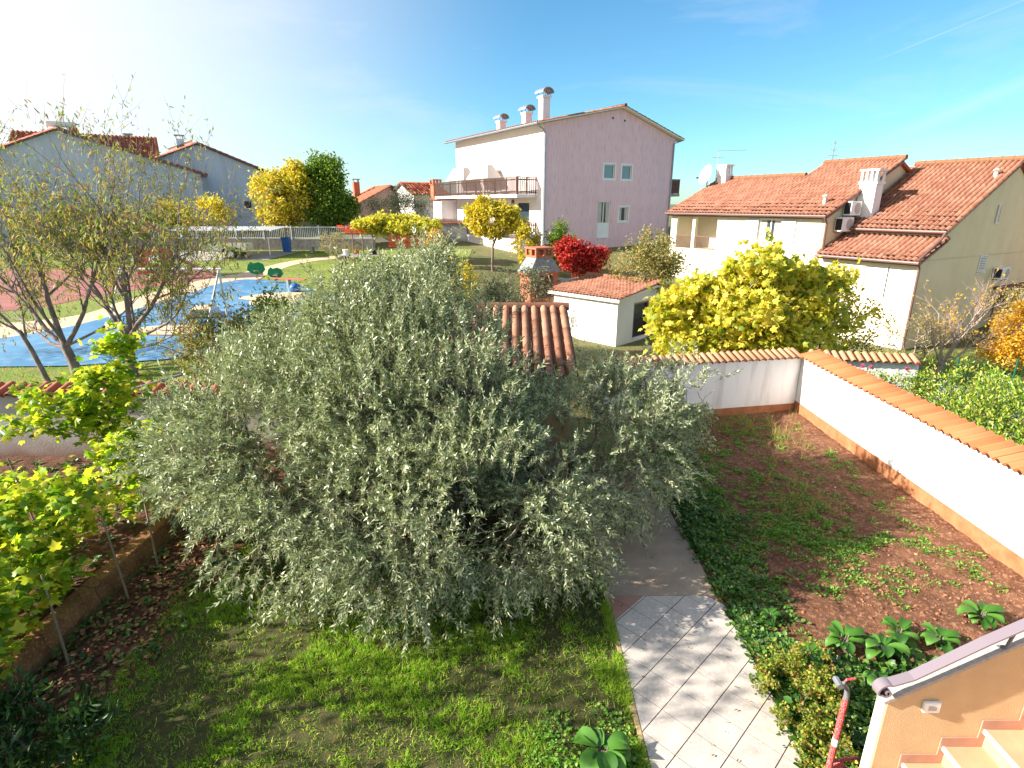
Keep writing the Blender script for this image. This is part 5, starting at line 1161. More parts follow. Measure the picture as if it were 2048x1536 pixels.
# dish and antennas on the roof
q = thing('satellite_dish', 'white satellite dish beside the chimney on the left end of the cream house roof', 'satellite dish', (15.7 + 2.7 * .866 - 13.2 * .5, 22 + 2.7 * .5 + 13.2 * .866, 6.75), 30)
mb = MB(); n = 24; rings = 6; c0 = Vector((-.1, .1, .45)); ax = Vector((-.93, .2, .30)).normalized(); e1 = ax.cross(Vector((0, 0, 1))).normalized(); e2 = ax.cross(e1)
for sd in (0, -.02):
    base = len(mb.v); mb.v.append(tuple(c0 + ax * sd))
    for r_ in range(1, rings + 1):
        rr_ = .52 * r_ / rings
        for a in range(n): an = 2 * math.pi * a / n; mb.v.append(tuple(c0 + (e1 * math.cos(an) + e2 * math.sin(an) * 1.08) * rr_ + ax * (rr_ * rr_ * .35 + sd)))
    for a in range(n): mb.f.append((base, base + 1 + a, base + 1 + (a + 1) % n)); mb.mi.append(0)
    for r_ in range(rings - 1):
        for a in range(n): i0 = base + 1 + r_ * n; mb.f.append((i0 + a, i0 + n + a, i0 + n + (a + 1) % n, i0 + (a + 1) % n)); mb.mi.append(0)
mb.build('dish', M['whitep'], q, smooth=True)
mb = MB(); mb.tube([c0, c0 + ax * .62 + Vector((0, 0, -.35))], .015, 6); mb.build('arm', M['greymetal'], q); mb = MB(); mb.tube([c0 + ax * .55 + Vector((0, 0, -.33)), c0 + ax * .7 + Vector((0, 0, -.36))], .04, 8); mb.build('receiver', M['dark'], q); mb = MB(); mb.tube([(0, .1, -.4), (0, .1, .4)], .03, 8); mb.build('mast', M['galv'], q)
def antenna(loc, h, boom, label, els, rz):
    q = thing('antenna', label, 'antenna', loc, rz); mb = MB(); mb.tube([(0, 0, -.3), (0, 0, h)], .018, 6); mb.build('mast', M['galv'], q)
    for z, b0, b1, n in els:
        mb = MB(); mb.tube([(b0, 0, z), (b1, 0, z)], .012, 5)
        for i in range(n): x = b0 + (b1 - b0) * (i + .5) / n; mb.box(x - .007, x + .007, -.18, .18, z - .007, z + .007)
        mb.build('boom', M['galv'], q)
hp = lambda x, y, z: (15.7 + x * .866 - y * .5, 22 + x * .5 + y * .866, z)
antenna(hp(3.0, 12.95, 7.0), 1.55, 1, 'thin TV antenna with long boom rising behind the satellite dish', [(1.5, -.1, 1.5, 9), (1.15, -.3, .3, 4)], -20)
antenna(hp(4.96, 7.3, 7.6), 1.05, 1, 'small TV antenna on the ridge of the cream house', [(.95, -.1, .12, 2), (.62, -.2, .2, 3), (.35, -.3, .3, 3)], 10)
for pos, lab in (((.6, Y1 + .6, 5.75), 'pale stone ornament at the lower verge of the cream house roof'), ((5.1, .25, 6.75), 'small grey vent hood on the right slope of the cream house roof')):
    q = thing('roof_vent', lab, 'roof vent', hp(*pos), 30); mb = MB(); mb.tube([(0, 0, -.2), (0, 0, .1), (0, 0, .14)], [.09, .09, .05], 10); mb.build('pipe', M['fabric'], q); mb = MB(); mb.tube([(0, 0, .17), (0, 0, .22), (0, 0, .27)], [.14, .12, .02], 10); mb.build('cap', M['conc'], q)
# lower dark-red roof right of the cream house
t = thing('low_annex', 'low building with dark red sheet roof at the right edge behind the cream house', 'outbuilding', hp(7.2, -1.0, 0), 30)
mb = MB(); mb.box(0, 5, -5.5, .9, -.5, 1.35); mb.build('wall', M['tan'], t); mb = MB(); mb.prism([(-.35, 1.62), (5.2, 1.62), (5.2, 1.72), (-.35, 1.72)], lambda p: (p[0], -5.8, p[1] - .5), lambda p: (p[0], .95, p[1] + .35)); mb.build('roof', M['tiledark'], t)
t = thing('neighbour_house', 'partly seen orange house with arched white balcony at the right edge', 'house', hp(14.5, -1.5, 0), 30)
mb = MB(); mb.box(0, 6, -8, 0, -.5, 7.2); mb.build('wall', M['tan'], t); mb = MB(); mb.box(-.9, -.02, -6, -.4, 3.7, 3.95); b_ = mb.build('balcony', M['whitep'], t); railing(b_, (-.85, -.5), (-.85, -5.9), 3.95, .95, 40, 'whitep'); mb = MB(); mb.box(-.6, 6.5, -8.4, .4, 7.21, 7.4); mb.build('roof', M['farroof'], t)

# ================================================================== FAR HOUSES
def gable_house(name, label, loc, rz, w, d, zw0, zw1, za_, m, roof, holes=(), base=0, chim=(), group=None, zr_=None, asym=None, solar=False):
    """apex at local x=0; gable face at y=0"""
    t = thing(name, label, 'house', loc, rz, group); a, b = (-w, w) if asym is None else asym
    mb = MB(); zl_, zr2 = zw1 if isinstance(zw1, tuple) else (zw1, zw1)
    zz = min(zl_, zr2) - .3; wall(mb, lambda u, z, dd: (u, dd, z), a, b, base, zz, list(holes), .15)
    mb.face([(a, 0, zz), (b, 0, zz), (b, 0, zr2), (0, 0, za_), (a, 0, zl_)]); wall(mb, lambda u, z, dd: (b - dd, u, z), 0, d, base, zr2); wall(mb, lambda u, z, dd: (a + dd, u, z), 0, d, base, zl_)
    mb.face([(a, d, base), (a, d, zl_), (0, d, za_), (b, d, zr2), (b, d, base)]); mb.build('wall', M[m], t)
    for h in holes: window(t, lambda u, z, dd: (u, dd, z), h, mull=0)
    for (x, z) in ((a, zl_), (b, zr2)):
        k_ = (za_ - z) / abs(x); o_ = .5; X = x + math.copysign(o_, x); Z = z - k_ * o_
        S = Vector((-X, 0, za_ - Z)); L = S.length; S.normalize()
        mb = MB(); mb.prism([(X, Z + .02), (0, za_ + .02), (0, za_ + .12), (X, Z + .12)], lambda p: (p[0], -.28, p[1]), lambda p: (p[0], d + .3, p[1])); mb.build('roof_slab', M['gutter'], t)
        tile_roof('roof', (X, -.3, Z + .13), (0, 1, 0), S, d + .6, L, M[roof], t, pitch=.3, course=.5, amp=.06, seed=int(abs(X) * 10))
    for (x, y, hh, mm) in chim:
        mb = MB(); z = za_ - .3 * abs(x); mb.box(x - .3, x + .3, y - .3, y + .3, z - .5, z + hh); c = mb.build('chimney', M[mm], t); mb = MB(); mb.box(x - .4, x + .4, y - .4, y + .4, z + hh + .25, z + hh + .32)
        for sx_ in (-.25, .25): mb.box(x + sx_ - .03, x + sx_ + .03, y - .25, y + .25, z + hh, z + hh + .25)
        mb.build('cap', M['greymetal'], c)
    return t
g1 = gable_house('grey_gable_house', 'large bluish-grey gable house far left behind the bare peach trees', (-33.5, 45, 0), 30, 9, 12, 0, (7.0, 7.95), 10.75, 'grey', 'farroof', [(.1, .75, 5.7, 6.3), (-3.0, -2.3, 4.2, 4.8)], base=2, asym=(-9, 9), chim=())
mb = MB(); mb.tube([(-.5, .5, 11.25), (1.2, .5, 11.25)], .22, 14); mb.build('water_heater', M['whitep'], g1)
mb = MB(); mb.prism([(0, 11.05), (1.9, 10.35), (1.9, 10.42), (0, 11.12)], lambda p: (p[0], .2, p[1]), lambda p: (p[0], 2.4, p[1])); mb.build('solar_panel', M['glassb'], g1)
g2 = gable_house('grey_gable_house', 'bluish-grey gable house left of the yellow tree, its roof running down to a drainpipe', (-26.9, 52, 0), 30, 5.9, 12, 0, (8.05, 8.05), 10.45, 'grey', 'farroof', [(3.0, 3.7, 5.2, 5.9)], base=2, chim=((-1.2, 2.0, .9, 'pinkw'),))
mb = MB(); mb.prism([(-2.2, 10.0), (-.3, 10.75), (-.3, 10.82), (-2.2, 10.07)], lambda p: (p[0], .4, p[1]), lambda p: (p[0], 2.0, p[1])); mb.build('solar_panel', M['glassb'], g2)
mb = MB(); mb.tube([(6.3, -.1, 7.75), (5.95, -.08, 7.3), (5.8, -.08, 2.5)], .06, 6); mb.build('downpipe', M['gutter'], g2)
gable_house('terrace_house', 'house with bright red roof seen between the two grey gable houses', (-33.5, 57, 0), 30 + 90, 4.5, 10, 0, (8.6, 8.6), 11.4, 'white', 'farroof', base=2, chim=((1.5, 2.0, .6, 'pinkw'), (.5, 6, .8, 'brick')))
gable_house('brown_gable_house', 'brownish-pink house with red roof left of the pink apartment house', (-12.3, 60, 0), 30, 4.6, 5, 0, (5.0, 6.2), 7.25, 'brownr', 'farroof', base=1, chim=((-2.2, 4.4, 1.2, 'brick'),), asym=(-4.6, 2.5))
gable_house('white_cottage', 'small white house with orange roof and brick chimney beside the pink apartment house', (-7.9, 60, 0), 120, 3.0, 3.3, 0, (6.5, 6.5), 7.5, 'white', 'farroof', [(.2, 1.0, 4.3, 5.3)], base=1)
for loc, lab, h in (((-6.7, 52.3, 5.9), 'square brick chimney at the left end of the upper balcony', 1.75), ((-10.0, 59.5, 6.2), 'brick chimney on the orange roof of the small white house', 1.4)):
    q = thing('brick_chimney', lab, 'chimney', loc, 30); mb = MB(); mb.box(-.35, .35, -.35, .35, 0, h - .45); mb.build('stack', M['brick'], q)
    mb = MB(); mb.box(-.42, .42, -.42, .42, h - .449, h - .38); mb.box(-.42, .42, -.42, .42, h - .08, h)
    for sx_ in (-.33, 0, .33):
        for sy in (-.33, .33): mb.box(sx_ - .07, sx_ + .07, sy - .07, sy + .07, h - .38, h - .08)
    mb.build('cap', M['brick'], q)
mb = MB(); t = thing('low_wall', 'low stone wall with terracotta strip behind the yellow pergola', 'wall', (-12.5, 45.5, 2)); mb.box(0, 9, 0, .3, 0, 2.1); mb.build('wall_body', M['conc'], t); mb = MB(); mb.box(0, 9, -.05, .35, 2.101, 2.22); mb.build('coping', M['farroof'], t)

# ================================================================== MIDGROUND PLANTS
def P3(x, y, dz=0): return (x, y, Tz(x, y) + dz)
# fig tree behind the back wall
plant('fig_tree', 'broad fig tree with big yellow leaves behind the back garden wall', 'fig tree', P3(7.55, 18.0), [((-.1, 0, 2.3), (2.2, 1.5, 1.5), 1), ((-1.9, -.2, 1.8), (1.4, 1.3, 1.35), .6), ((1.9, .1, 2.0), (1.6, 1.3, 1.35), .65), ((0, -.6, 3.5), (.9, .6, .75), .22), ((2.0, 0, 3.2), (.9, .6, .6), .18), ((.2, -1.0, 1.3), (2.4, .8, .9), .45)],
      400, 9, .21, .95, 'fig', 'barkpale', 'lobed', seed=61, spread=.20, r_max=.11, r_tip=.008, step=.35, shell=.35, droop=-.5, flat=.2)
plant('persimmon_tree', 'thin sparse-leaved tree in front of the white porch wall', 'tree', P3(10.6, 18.8), [((.3, 0, 2.2), (1.3, 1.0, 1.2), 1), ((1.2, 0, 1.7), (1.0, .8, .8), .4)], 110, 7, .13, .55, 'yellow', 'bark', 'fold', seed=62, spread=.1, r_max=.06, step=.3, shell=.3, droop=-.5)
plant('garden_shrub', 'low dark flowering shrub at the foot of the cream house porch', 'shrub', P3(12.3, 19.6), [((0, 0, .6), (.8, .6, .6), 1)], 60, 16, .08, .5, 'dkgreen', 'bark', 'fold', seed=63, spread=.1)
plant('pear_tree', 'round half-bare tree with olive-brown leaves in front of the loggia', 'tree', P3(5.9, 25.6), [((0, 0, 2.2), (1.8, 1.4, 1.45), 1), ((.6, 0, 3.2), (1.2, 1.0, 1.1), .35)], 330, 12, .12, .5, 'pear', 'bark', 'fold', seed=64, spread=.12, r_max=.1, step=.3, shell=.35, droop=-.4)
plant('red_maple', 'small red-leaved maple below the pink wall', 'maple', P3(3.7, 31.0, 0), [((-.3, 0, 1.7), (1.2, 1.0, .75), 1), ((.7, -.1, 1.5), (.8, .7, .7), .5), ((0, 0, 1.1), (1.0, .8, .5), .3)], 170, 20, .15, .7, 'red', 'bark', 'fold', seed=65, spread=.12, r_max=.06, step=.3, shell=.4, flat=.4)
plant('green_bush', 'dark green bush in front of the pink wall corner', 'bush', P3(2.5, 32.0), [((0, 0, 1.7), (1.0, .8, 1.3), 1), ((.7, 0, 1.4), (.7, .7, .9), .4)], 150, 16, .16, .5, 'green', 'bark', 'fold', seed=66, spread=.13, r_max=.06, step=.3, shell=.4)
plant('yellow_tree', 'small yellow-green tree in front of the white terrace wall', 'tree', P3(-1.1, 32.5), [((0, 0, 2.6), (1.75, 1.4, .95), 1), ((-.7, 0, 3.2), (.8, .7, .7), .3), ((.7, 0, 3.1), (.7, .7, .5), .2)], 260, 16, .17, .7, 'yellow', 'bark', 'fold', trunk=1.3, seed=67, spread=.13, r_max=.11, step=.3, shell=.4, flat=.2)
plant('yellow_bush', 'slim yellow-green bush left of the brick barbecue chimney', 'bush', P3(.65, 31.5), [((0, 0, 1.9), (.75, .6, 1.25), 1)], 90, 14, .15, .6, 'yellow', 'bark', 'fold', seed=68, spread=.12, r_max=.05, step=.3)
plant('yellow_bush', 'small orange-yellow bush at the right end of the pergola', 'bush', P3(-4.4, 32.8), [((0, 0, 1.1), (.7, .6, 1.0), 1)], 80, 16, .14, .6, 'orange', 'bark', 'fold', seed=69, spread=.1, r_max=.05, step=.3)
plant('mixed_shrub', 'grey-green shrub between the olive top and the barbecue', 'shrub', P3(.3, 20.4), [((0, 0, 1.6), (1.35, 1.0, 1.25), 1), ((-1.3, .2, 1.3), (1.0, .9, 1.1), .6)], 230, 16, .10, .35, 'greyg', 'bark', 'fold', seed=70, spread=.1, r_max=.07, step=.3, shell=.45)
plant('green_shrub', 'bright yellow-green shrub showing above the outbuilding ridge', 'shrub', P3(-1.9, 18.9), [((0, 0, 1.7), (.8, .8, .95), 1)], 140, 16, .10, .5, 'yellow', 'bark', 'fold', seed=71, spread=.1, r_max=.05, step=.3)
plant('young_olive', 'young grey-green olive tree rising behind the big olive crown', 'olive tree', P3(-2.9, 20.5), [((0, 0, 1.4), (1.3, 1.1, 1.2), 1), ((-1.6, 0, 1.0), (1.2, 1, .9), .5)], 240, 18, .10, .24, 'olive', 'barkolive', 'kite', seed=72, spread=.1, r_max=.07, step=.3, droop=.5)
plant('red_shrub', 'low reddish twiggy shrub beside the barbecue', 'shrub', P3(2.1, 24.6), [((0, 0, .75), (.9, .7, .7), 1)], 120, 6, .07, .5, 'pear', 'barkpale', 'fold', seed=73, spread=.08, step=.25)
plant('small_yellow_shrub', 'small yellow shrub behind the white shed ridge', 'shrub', P3(2.9, 26.6), [((0, 0, 1.0), (.6, .5, .7), 1)], 60, 14, .10, .5, 'orange', 'bark', 'fold', seed=74)
plant('maple_tree', 'yellow-orange tree beside the grey gable end and boundary wall', 'tree', P3(-15.9, 42.2), [((0, 0, 3.3), (2.6, 2.0, 1.9), 1), ((-.8, 0, 2.4), (2.0, 1.6, 1.2), .5), ((.4, 0, 4.6), (1.5, 1.2, 1.0), .35)], 430, 15, .22, .7, 'yellow', 'bark', 'fold', trunk=1.6, seed=75, spread=.2, r_max=.14, r_tip=.012, step=.4, shell=.4, flat=.2)
plant('green_tree', 'tall bushy green tree right of the yellow tree', 'tree', P3(-13.6, 42.8), [((0, 0, 3.1), (1.9, 1.6, 2.0), 1), ((.1, 0, 4.8), (1.3, 1.1, 1.5), .5), ((1.2, 0, 2.5), (1.3, 1.2, 1.0), .3)], 480, 20, .20, .6, 'green', 'bark', 'fold', trunk=1.5, seed=76, spread=.2, r_max=.16, r_tip=.012, step=.4, shell=.4)
plant('orange_tree', 'orange-yellow tree glimpsed behind the peach trees', 'tree', P3(-22.0, 41.8), [((0, 0, 2.1), (2.3, 1.4, 1.2), 1), ((-2.2, 0, 2.0), (1.6, 1.2, 1.1), .5)], 260, 8, .20, .6, 'yellow', 'bark', 'fold', trunk=1.4, seed=77, spread=.2, r_max=.12, r_tip=.012, step=.4)
for i, (x, y, h, lab) in enumerate([(-26, 41.8, 2.2, 'dark hedge-like bush against the boundary wall far left'), (-31, 40, 2.4, 'wide brownish bush at the far left of the playground')]):
    plant('far_bush', lab, 'bush', P3(x, y), [((0, 0, h * .6), (3.0, 1.2, h * .6), 1)], 220, 14, .22, .6, 'pear' if i else 'green', 'bark', 'fold', seed=78 + i, spread=.2, r_max=.08, step=.5)
plant('far_olive', 'grey-green olive tree in front of the brownish far house', 'olive tree', P3(-8.7, 44.0), [((0, 0, 2.2), (2.7, 1.5, 1.5), 1), ((.3, 0, 3.1), (1.1, .9, .8), .25)], 330, 16, .16, .28, 'greyg', 'barkolive', 'kite', seed=80, spread=.2, r_max=.12, step=.4)
plant('dry_shrub', 'rounded dry brown shrub left of the pergola table', 'shrub', P3(-11.0, 36.0), [((0, 0, .8), (.9, .8, .85), 1), ((.9, -.5, .5), (.8, .6, .5), .4)], 260, 7, .09, .3, 'pear', 'barkpale', 'kite', seed=81, spread=.08, r_tip=.008, step=.3, shell=.6)
# neighbour's yard at right
branch_tree('bare_tree', 'bare multi-stemmed tree with pale twigs in the right-hand yard', 'tree', P3(15.0, 18.9), [((0, 0, -.1), .09), ((0, 0, .3), .08)],
    [((0, 0, .2), (-.35, 0, 1), 1.9, .05), ((0, 0, .25), (.05, .1, 1), 2.2, .05), ((0, 0, .25), (.55, 0, 1), 2.0, .045), ((0, 0, .2), (-.7, -.1, .9), 1.5, .035), ((0, 0, .2), (1.1, 0, .8), 1.7, .035), ((.05, 0, .2), (.2, -.3, 1), 1.8, .035)], .5, .09, .5, 'orange', 'barkpale', 182, ratio=.55, up=.3)
plant('golden_shrub', 'dense golden-yellow shrub at the right edge behind the hedge', 'shrub', P3(17.9, 18.8), [((0, 0, 1.3), (1.7, 1.0, 1.25), 1), ((-.8, -.2, .7), (.9, .8, .7), .5), ((.2, 0, 2.2), (.7, .6, .6), .2)], 260, 18, .10, .6, 'orange', 'barkpale', 'fold', seed=83, spread=.1, r_max=.05, step=.3, shell=.5)
plant('twiggy_bush', 'brown twiggy bush with few yellow leaves at the foot of the sand-coloured gable', 'bush', P3(15.2, 20.6), [((0, 0, .9), (1.7, .8, .9), 1)], 260, 4, .08, .5, 'pear', 'barkpale', 'fold', seed=84, spread=.1, step=.25)
plant('brown_bush', 'reddish-brown bush against the dark red low roof', 'bush', P3(19.6, 20.6), [((0, 0, 1.9), (1.7, 1.0, 1.2), 1)], 300, 5, .09, .5, 'pear', 'barkpale', 'fold', seed=85, spread=.1, step=.3)
# hedge of laurel along the right wall
rng = np.random.RandomState(90)
t = thing('laurel_hedge', 'dense green and yellow laurel hedge behind the right garden wall', 'hedge', (10.1, 9.8, 0))
tg = []; 
for y in np.arange(-3.6, 3.4, .55): tg.append(ell(rng, (.15 * math.sin(y * 3) + max(0, y) * .16, y, .95 + .12 * math.sin(y * 2.1)), (1.0, .8, 1.15), 75, .6, .05))
tg = np.concatenate(tg)
limbs = [[(0, -3.5, 0), (0, 0, .1), (.3, 3.4, .1)]]
Pn, par, tw = grow(rng, limbs, list(tg), .25, bow=.1, jit=.06); skel_mesh(Pn, par, .005, .03).build('stems', M['bark'], t)
pos, dr = twig_leaves(rng, tw, 24, .09, last=.75, droop=.55)
link('foliage', leaf_mesh('foliage', pos, dr, rng.uniform(.06, .115, len(pos)), .38, 'fold', rng), L_['laurel'], t)
# rose bushes
for x, y, s, lab in ((8.95, 13.6, 86, 'rose bush with one pink bloom just behind the wall corner'), (9.9, 13.2, 87, 'taller rose bush with dark pink buds beside the bluish wall')):
    t = plant('rose_bush', lab, 'rose bush', P3(x, y), [((0, 0, 1.15), (.62, .5, .55), 1)], 60, 14, .075, .55, 'laurel', 'bark', 'fold', seed=s, spread=.08, r_max=.02, step=.2)
    rg = np.random.RandomState(s)
    for k in range(3):
        c = np.array([rg.uniform(-.4, .4), rg.uniform(-.3, .2), rg.uniform(1.6, 1.85)]); n = 26; v = rg.normal(size=(n, 3)); v /= np.linalg.norm(v, axis=1, keepdims=True)
        link('bloom', leaf_mesh('bloom', c + v * .015, v + [0, 0, .4], rg.uniform(.03, .05, n), .9, 'fold', rg), L_['rose'], t)
        mb = MB(); mb.tube([(c[0] * .7, c[1] * .7, 1.2), tuple(c)], .004, 4); mb.build('bloom_stem', M['bark'], t)
x = rng.uniform(9, 14.5, 2600); y = rng.uniform(12.3, 18.5, 2600)
o = rocks('slate_gravel', np.stack([x, y, T(x, y) + .01], -1), rng.uniform(.03, .09, 2600), M['slate'], squash=.35); setp(o, 'dark grey slate chippings beside the hedge and the bluish wall', 'gravel')
t = thing('wire_fence', 'low green wire mesh fence with posts in the right-hand yard', 'fence', (12.6, 17.6, 0), -8)
for i in range(5): mb = MB(); mb.box(i * 1.7 - .02, i * 1.7 + .02, -.02, .02, 0, .95); mb.build('post', M['fencegreen'], t)
mb = MB()
for i in range(68): mb.box(i * .1 - .003, i * .1 + .003, -.003, .003, .05, .9)
for z in np.arange(.05, .95, .15): mb.box(0, 6.8, -.005, -.0035, z - .003, z + .003)
mb.build('wire_mesh', M['fencegreen'], t)
n = 16000; x = rng.uniform(8.4, 24, n); y = rng.uniform(12, 21.8, n); k = (x + y > 22); x = x[k]; y = y[k]
o = link('yard_grass', leaf_mesh('yard_grass', np.stack([x, y, T(x, y)], -1), np.stack([rng.normal(size=len(x)) * .5, rng.normal(size=len(x)) * .5, np.ones(len(x)) * .7], -1), rng.uniform(.06, .16, len(x)), .14, 'blade', rng), L_['grass']); setp(o, 'rough green grass in the neighbouring yard', 'grass', kind='stuff')

# brick barbecue
t = thing('barbecue', 'outdoor brick barbecue with grey slate hood and brick chimney cap', 'barbecue', P3(1.25, 26.3), 30)
Zb = 5.6 - 26.3 * math.tan(R(17.74) - math.atan((768 - 548) / 1125)) - Tz(1.25, 26.3)
mb = MB(); mb.box(-.75, -.50, -.45, .45, 0, Zb); mb.box(.50, .75, -.45, .45, 0, Zb); mb.box(-.498, .498, .25, .45, 0, Zb); mb.box(-.498, .498, -.45, .245, 0, Zb - 1.05); mb.box(-.80, .80, -.5, .5, Zb + .001, Zb + .12); mb.build('firebox', M['brick'], t)
mb = MB(); b4 = [(-.85, -.55, Zb + .12), (.85, -.55, Zb + .12), (.85, .55, Zb + .12), (-.85, .55, Zb + .12)]; t4 = [(-.42, -.42, Zb + .78), (.42, -.42, Zb + .78), (.42, .42, Zb + .78), (-.42, .42, Zb + .78)]
mb.v = b4 + t4
for f in ((0, 1, 5, 4), (1, 2, 6, 5), (2, 3, 7, 6), (3, 0, 4, 7), (4, 5, 6, 7), (3, 2, 1, 0)): mb.f.append(f); mb.mi.append(0)
mb.build('hood', M['slate'], t)
zc = Zb + .78; mb = MB(); mb.box(-.46, .46, -.46, .46, zc, zc + .08); mb.box(-.5, .5, -.5, .5, zc + .36, zc + .44)
for a in (-.41, 0, .41):
    for b in (-.41, .41): mb.box(a - .06, a + .06, b - .05, b + .05, zc + .08, zc + .36)
for a in (-.41, .41): mb.box(a - .05, a + .05, -.06, .06, zc + .08, zc + .36)
mb.box(-.3, .3, -.3, .3, zc + .08, zc + .3)
mb.build('chimney_cap', M['brick'], t)
t = thing('worktop', 'white rendered worktop wall right of the barbecue', 'wall', P3(2.2, 26.5), 30); mb = MB(); mb.box(0, 1.6, -.3, .3, 0, Zb - .2); mb.build('wall_body', M['white'], t); mb = MB(); mb.box(-.02, 1.62, -.33, .33, Zb - .199, Zb - .13); mb.build('slab_top', M['conc'], t)

# pergola with yellow vine and orange netting
px, py = -9.4, 34.2; zg = Tz(-7, 34); t = thing('pergola', 'wooden pergola with orange plastic netting hung along its front edge', 'pergola', (px, py, zg), 2)
for x in (0, 2.6, 5.1):
    for y in (0, 2.6): mb = MB(); mb.tube([(x, y, 0), (x, y, 1.75)], .035, 6); mb.build('post', M['rust'], t)
for y in (0, 1.3, 2.6): mb = MB(); mb.box(-.7, 5.3, y - .03, y + .03, 1.72, 1.78); mb.build('beam', M['gutter'], t)
mb = MB()
for i in range(24):
    x = 2.1 + i * .135; mb.box(x, x + .012, -.06, -.05, 1.02, 1.62)
for i in range(11): z = 1.02 + i * .06; mb.box(2.1, 5.25, -.062, -.048, z, z + (.036 if i % 5 else .05))
mb.build('netting', M['net'], t)
mb = MB()
rr = random.Random(3)
for i in range(50):
    x = -.9 + rr.random() * 1.6; z = 1.78 + rr.random() * .45; mb.box(x, x + .35, -.05 + rr.random() * .1, -.04 + rr.random() * .1, z, z + .05)
mb.build('folded_netting', M['net'], t)
plant('pergola_vine', 'bright yellow vine covering the top of the pergola', 'grapevine', (px, py, zg), [((2.6, .9, 2.1), (2.7, 1.4, .45), 1), ((1.6, .6, 2.25), (1.5, 1.0, .5), .4), ((4.3, .5, 2.05), (1.0, .9, .45), .3)], 330, 12, .17, .9, 'fig', 'bark', 'lobed', seed=95, spread=.12, r_max=.04, step=.4, shell=.4, flat=.4,
      limbs=[[(.8, 1.4, 0), (.8, 1.4, 1.7)], [(.8, 1.4, 1.7), (2.8, 1.2, 1.9), (4.8, 1.0, 1.9)]])
t = thing('garden_table', 'long wooden table with pots and clutter in front of the pergola', 'table', P3(-8.6, 32.9), 0)
mb = MB(); mb.box(-1.2, 1.2, -.45, .45, .68, .74); mb.build('tabletop', M['conc'], t, bevel=.01)
for a in (-1.05, 1.05):
    for b in (-.35, .35): mb = MB(); mb.box(a - .04, a + .04, b - .04, b + .04, 0, .68); mb.build('leg', M['woodlit'], t)
for i, (dx, dy, r, h, m_, lab, cat) in enumerate([(-.9, 0, .16, .26, 'whitep', 'white bucket at the left end of the pergola table', 'bucket'), (-.3, .1, .15, .22, 'brick', 'terracotta pot on the pergola table', 'pot'), (.75, -.05, .13, .2, 'dark', 'dark pot at the right end of the pergola table', 'pot')]):
    x, y = -8.6 + dx, 32.9 + dy; q = thing('flower_pot' if cat == 'pot' else 'bucket', lab, cat, P3(x, y, .745)); mb = MB(); mb.tube([(0, 0, 0), (0, 0, h)], [r * .75, r], 14); mb.build('body', M[m_], q); mb = MB(); mb.tube([(0, 0, h), (0, 0, h + .02)], r * 1.08, 14); mb.build('rim', M[m_], q)
q = thing('propped_board', 'grey-green board leaning on the clutter of the pergola table', 'board', P3(-8.3, 32.9, .745)); mb = MB(); mb.prism([(0, 0), (.55, .28), (.53, .31), (-.02, .03)], lambda p: (p[0], -.3, p[1]), lambda p: (p[0], .3, p[1])); mb.build('board', M['slate'], q); mb = MB(); mb.box(.5, .53, -.2, .2, 0, .26); mb.build('prop', M['woodlit'], q)
for x, y, lab in ((-5.9, 32.6, 'white plastic table under the right half of the pergola'),):
    q = thing('plastic_table', lab, 'table', P3(x, y), 20); mb = MB(); mb.box(-.8, .8, -.4, .4, .68, .72); mb.build('tabletop', M['whitep'], q, bevel=.01)
    for a in (-.7, .7):
        for b in (-.32, .32): mb = MB(); mb.box(a - .03, a + .03, b - .03, b + .03, 0, .68); mb.build('leg', M['whitep'], q)
q = thing('lawn_post', 'thin rusty metal post standing alone on the grass before the pergola', 'post', P3(-7.2, 31.2)); mb = MB(); mb.tube([(0, 0, 0), (0, 0, 1.35)], .03, 6); mb.build('pole', M['rust'], q); mb = MB(); mb.tube([(0, 0, 0), (0, 0, .06)], [.22, .18], 10); mb.build('foot', M['conc'], q)
# post-hung blue barrel near the pink house, pot on the loggia sill
q = thing('blue_barrel', 'blue plastic barrel at the foot of the pink house corner', 'barrel', P3(1.5, 36.5, .5)); mb = MB(); mb.tube([(0, 0, 0), (0, 0, .05), (0, 0, .45), (0, 0, .9), (0, 0, .95)], [.26, .28, .31, .28, .25], 18); mb.build('body', M['blue'], q); mb = MB(); mb.tube([(0, 0, .951), (0, 0, .99)], .27, 18); mb.build('lid', M['blue'], q)

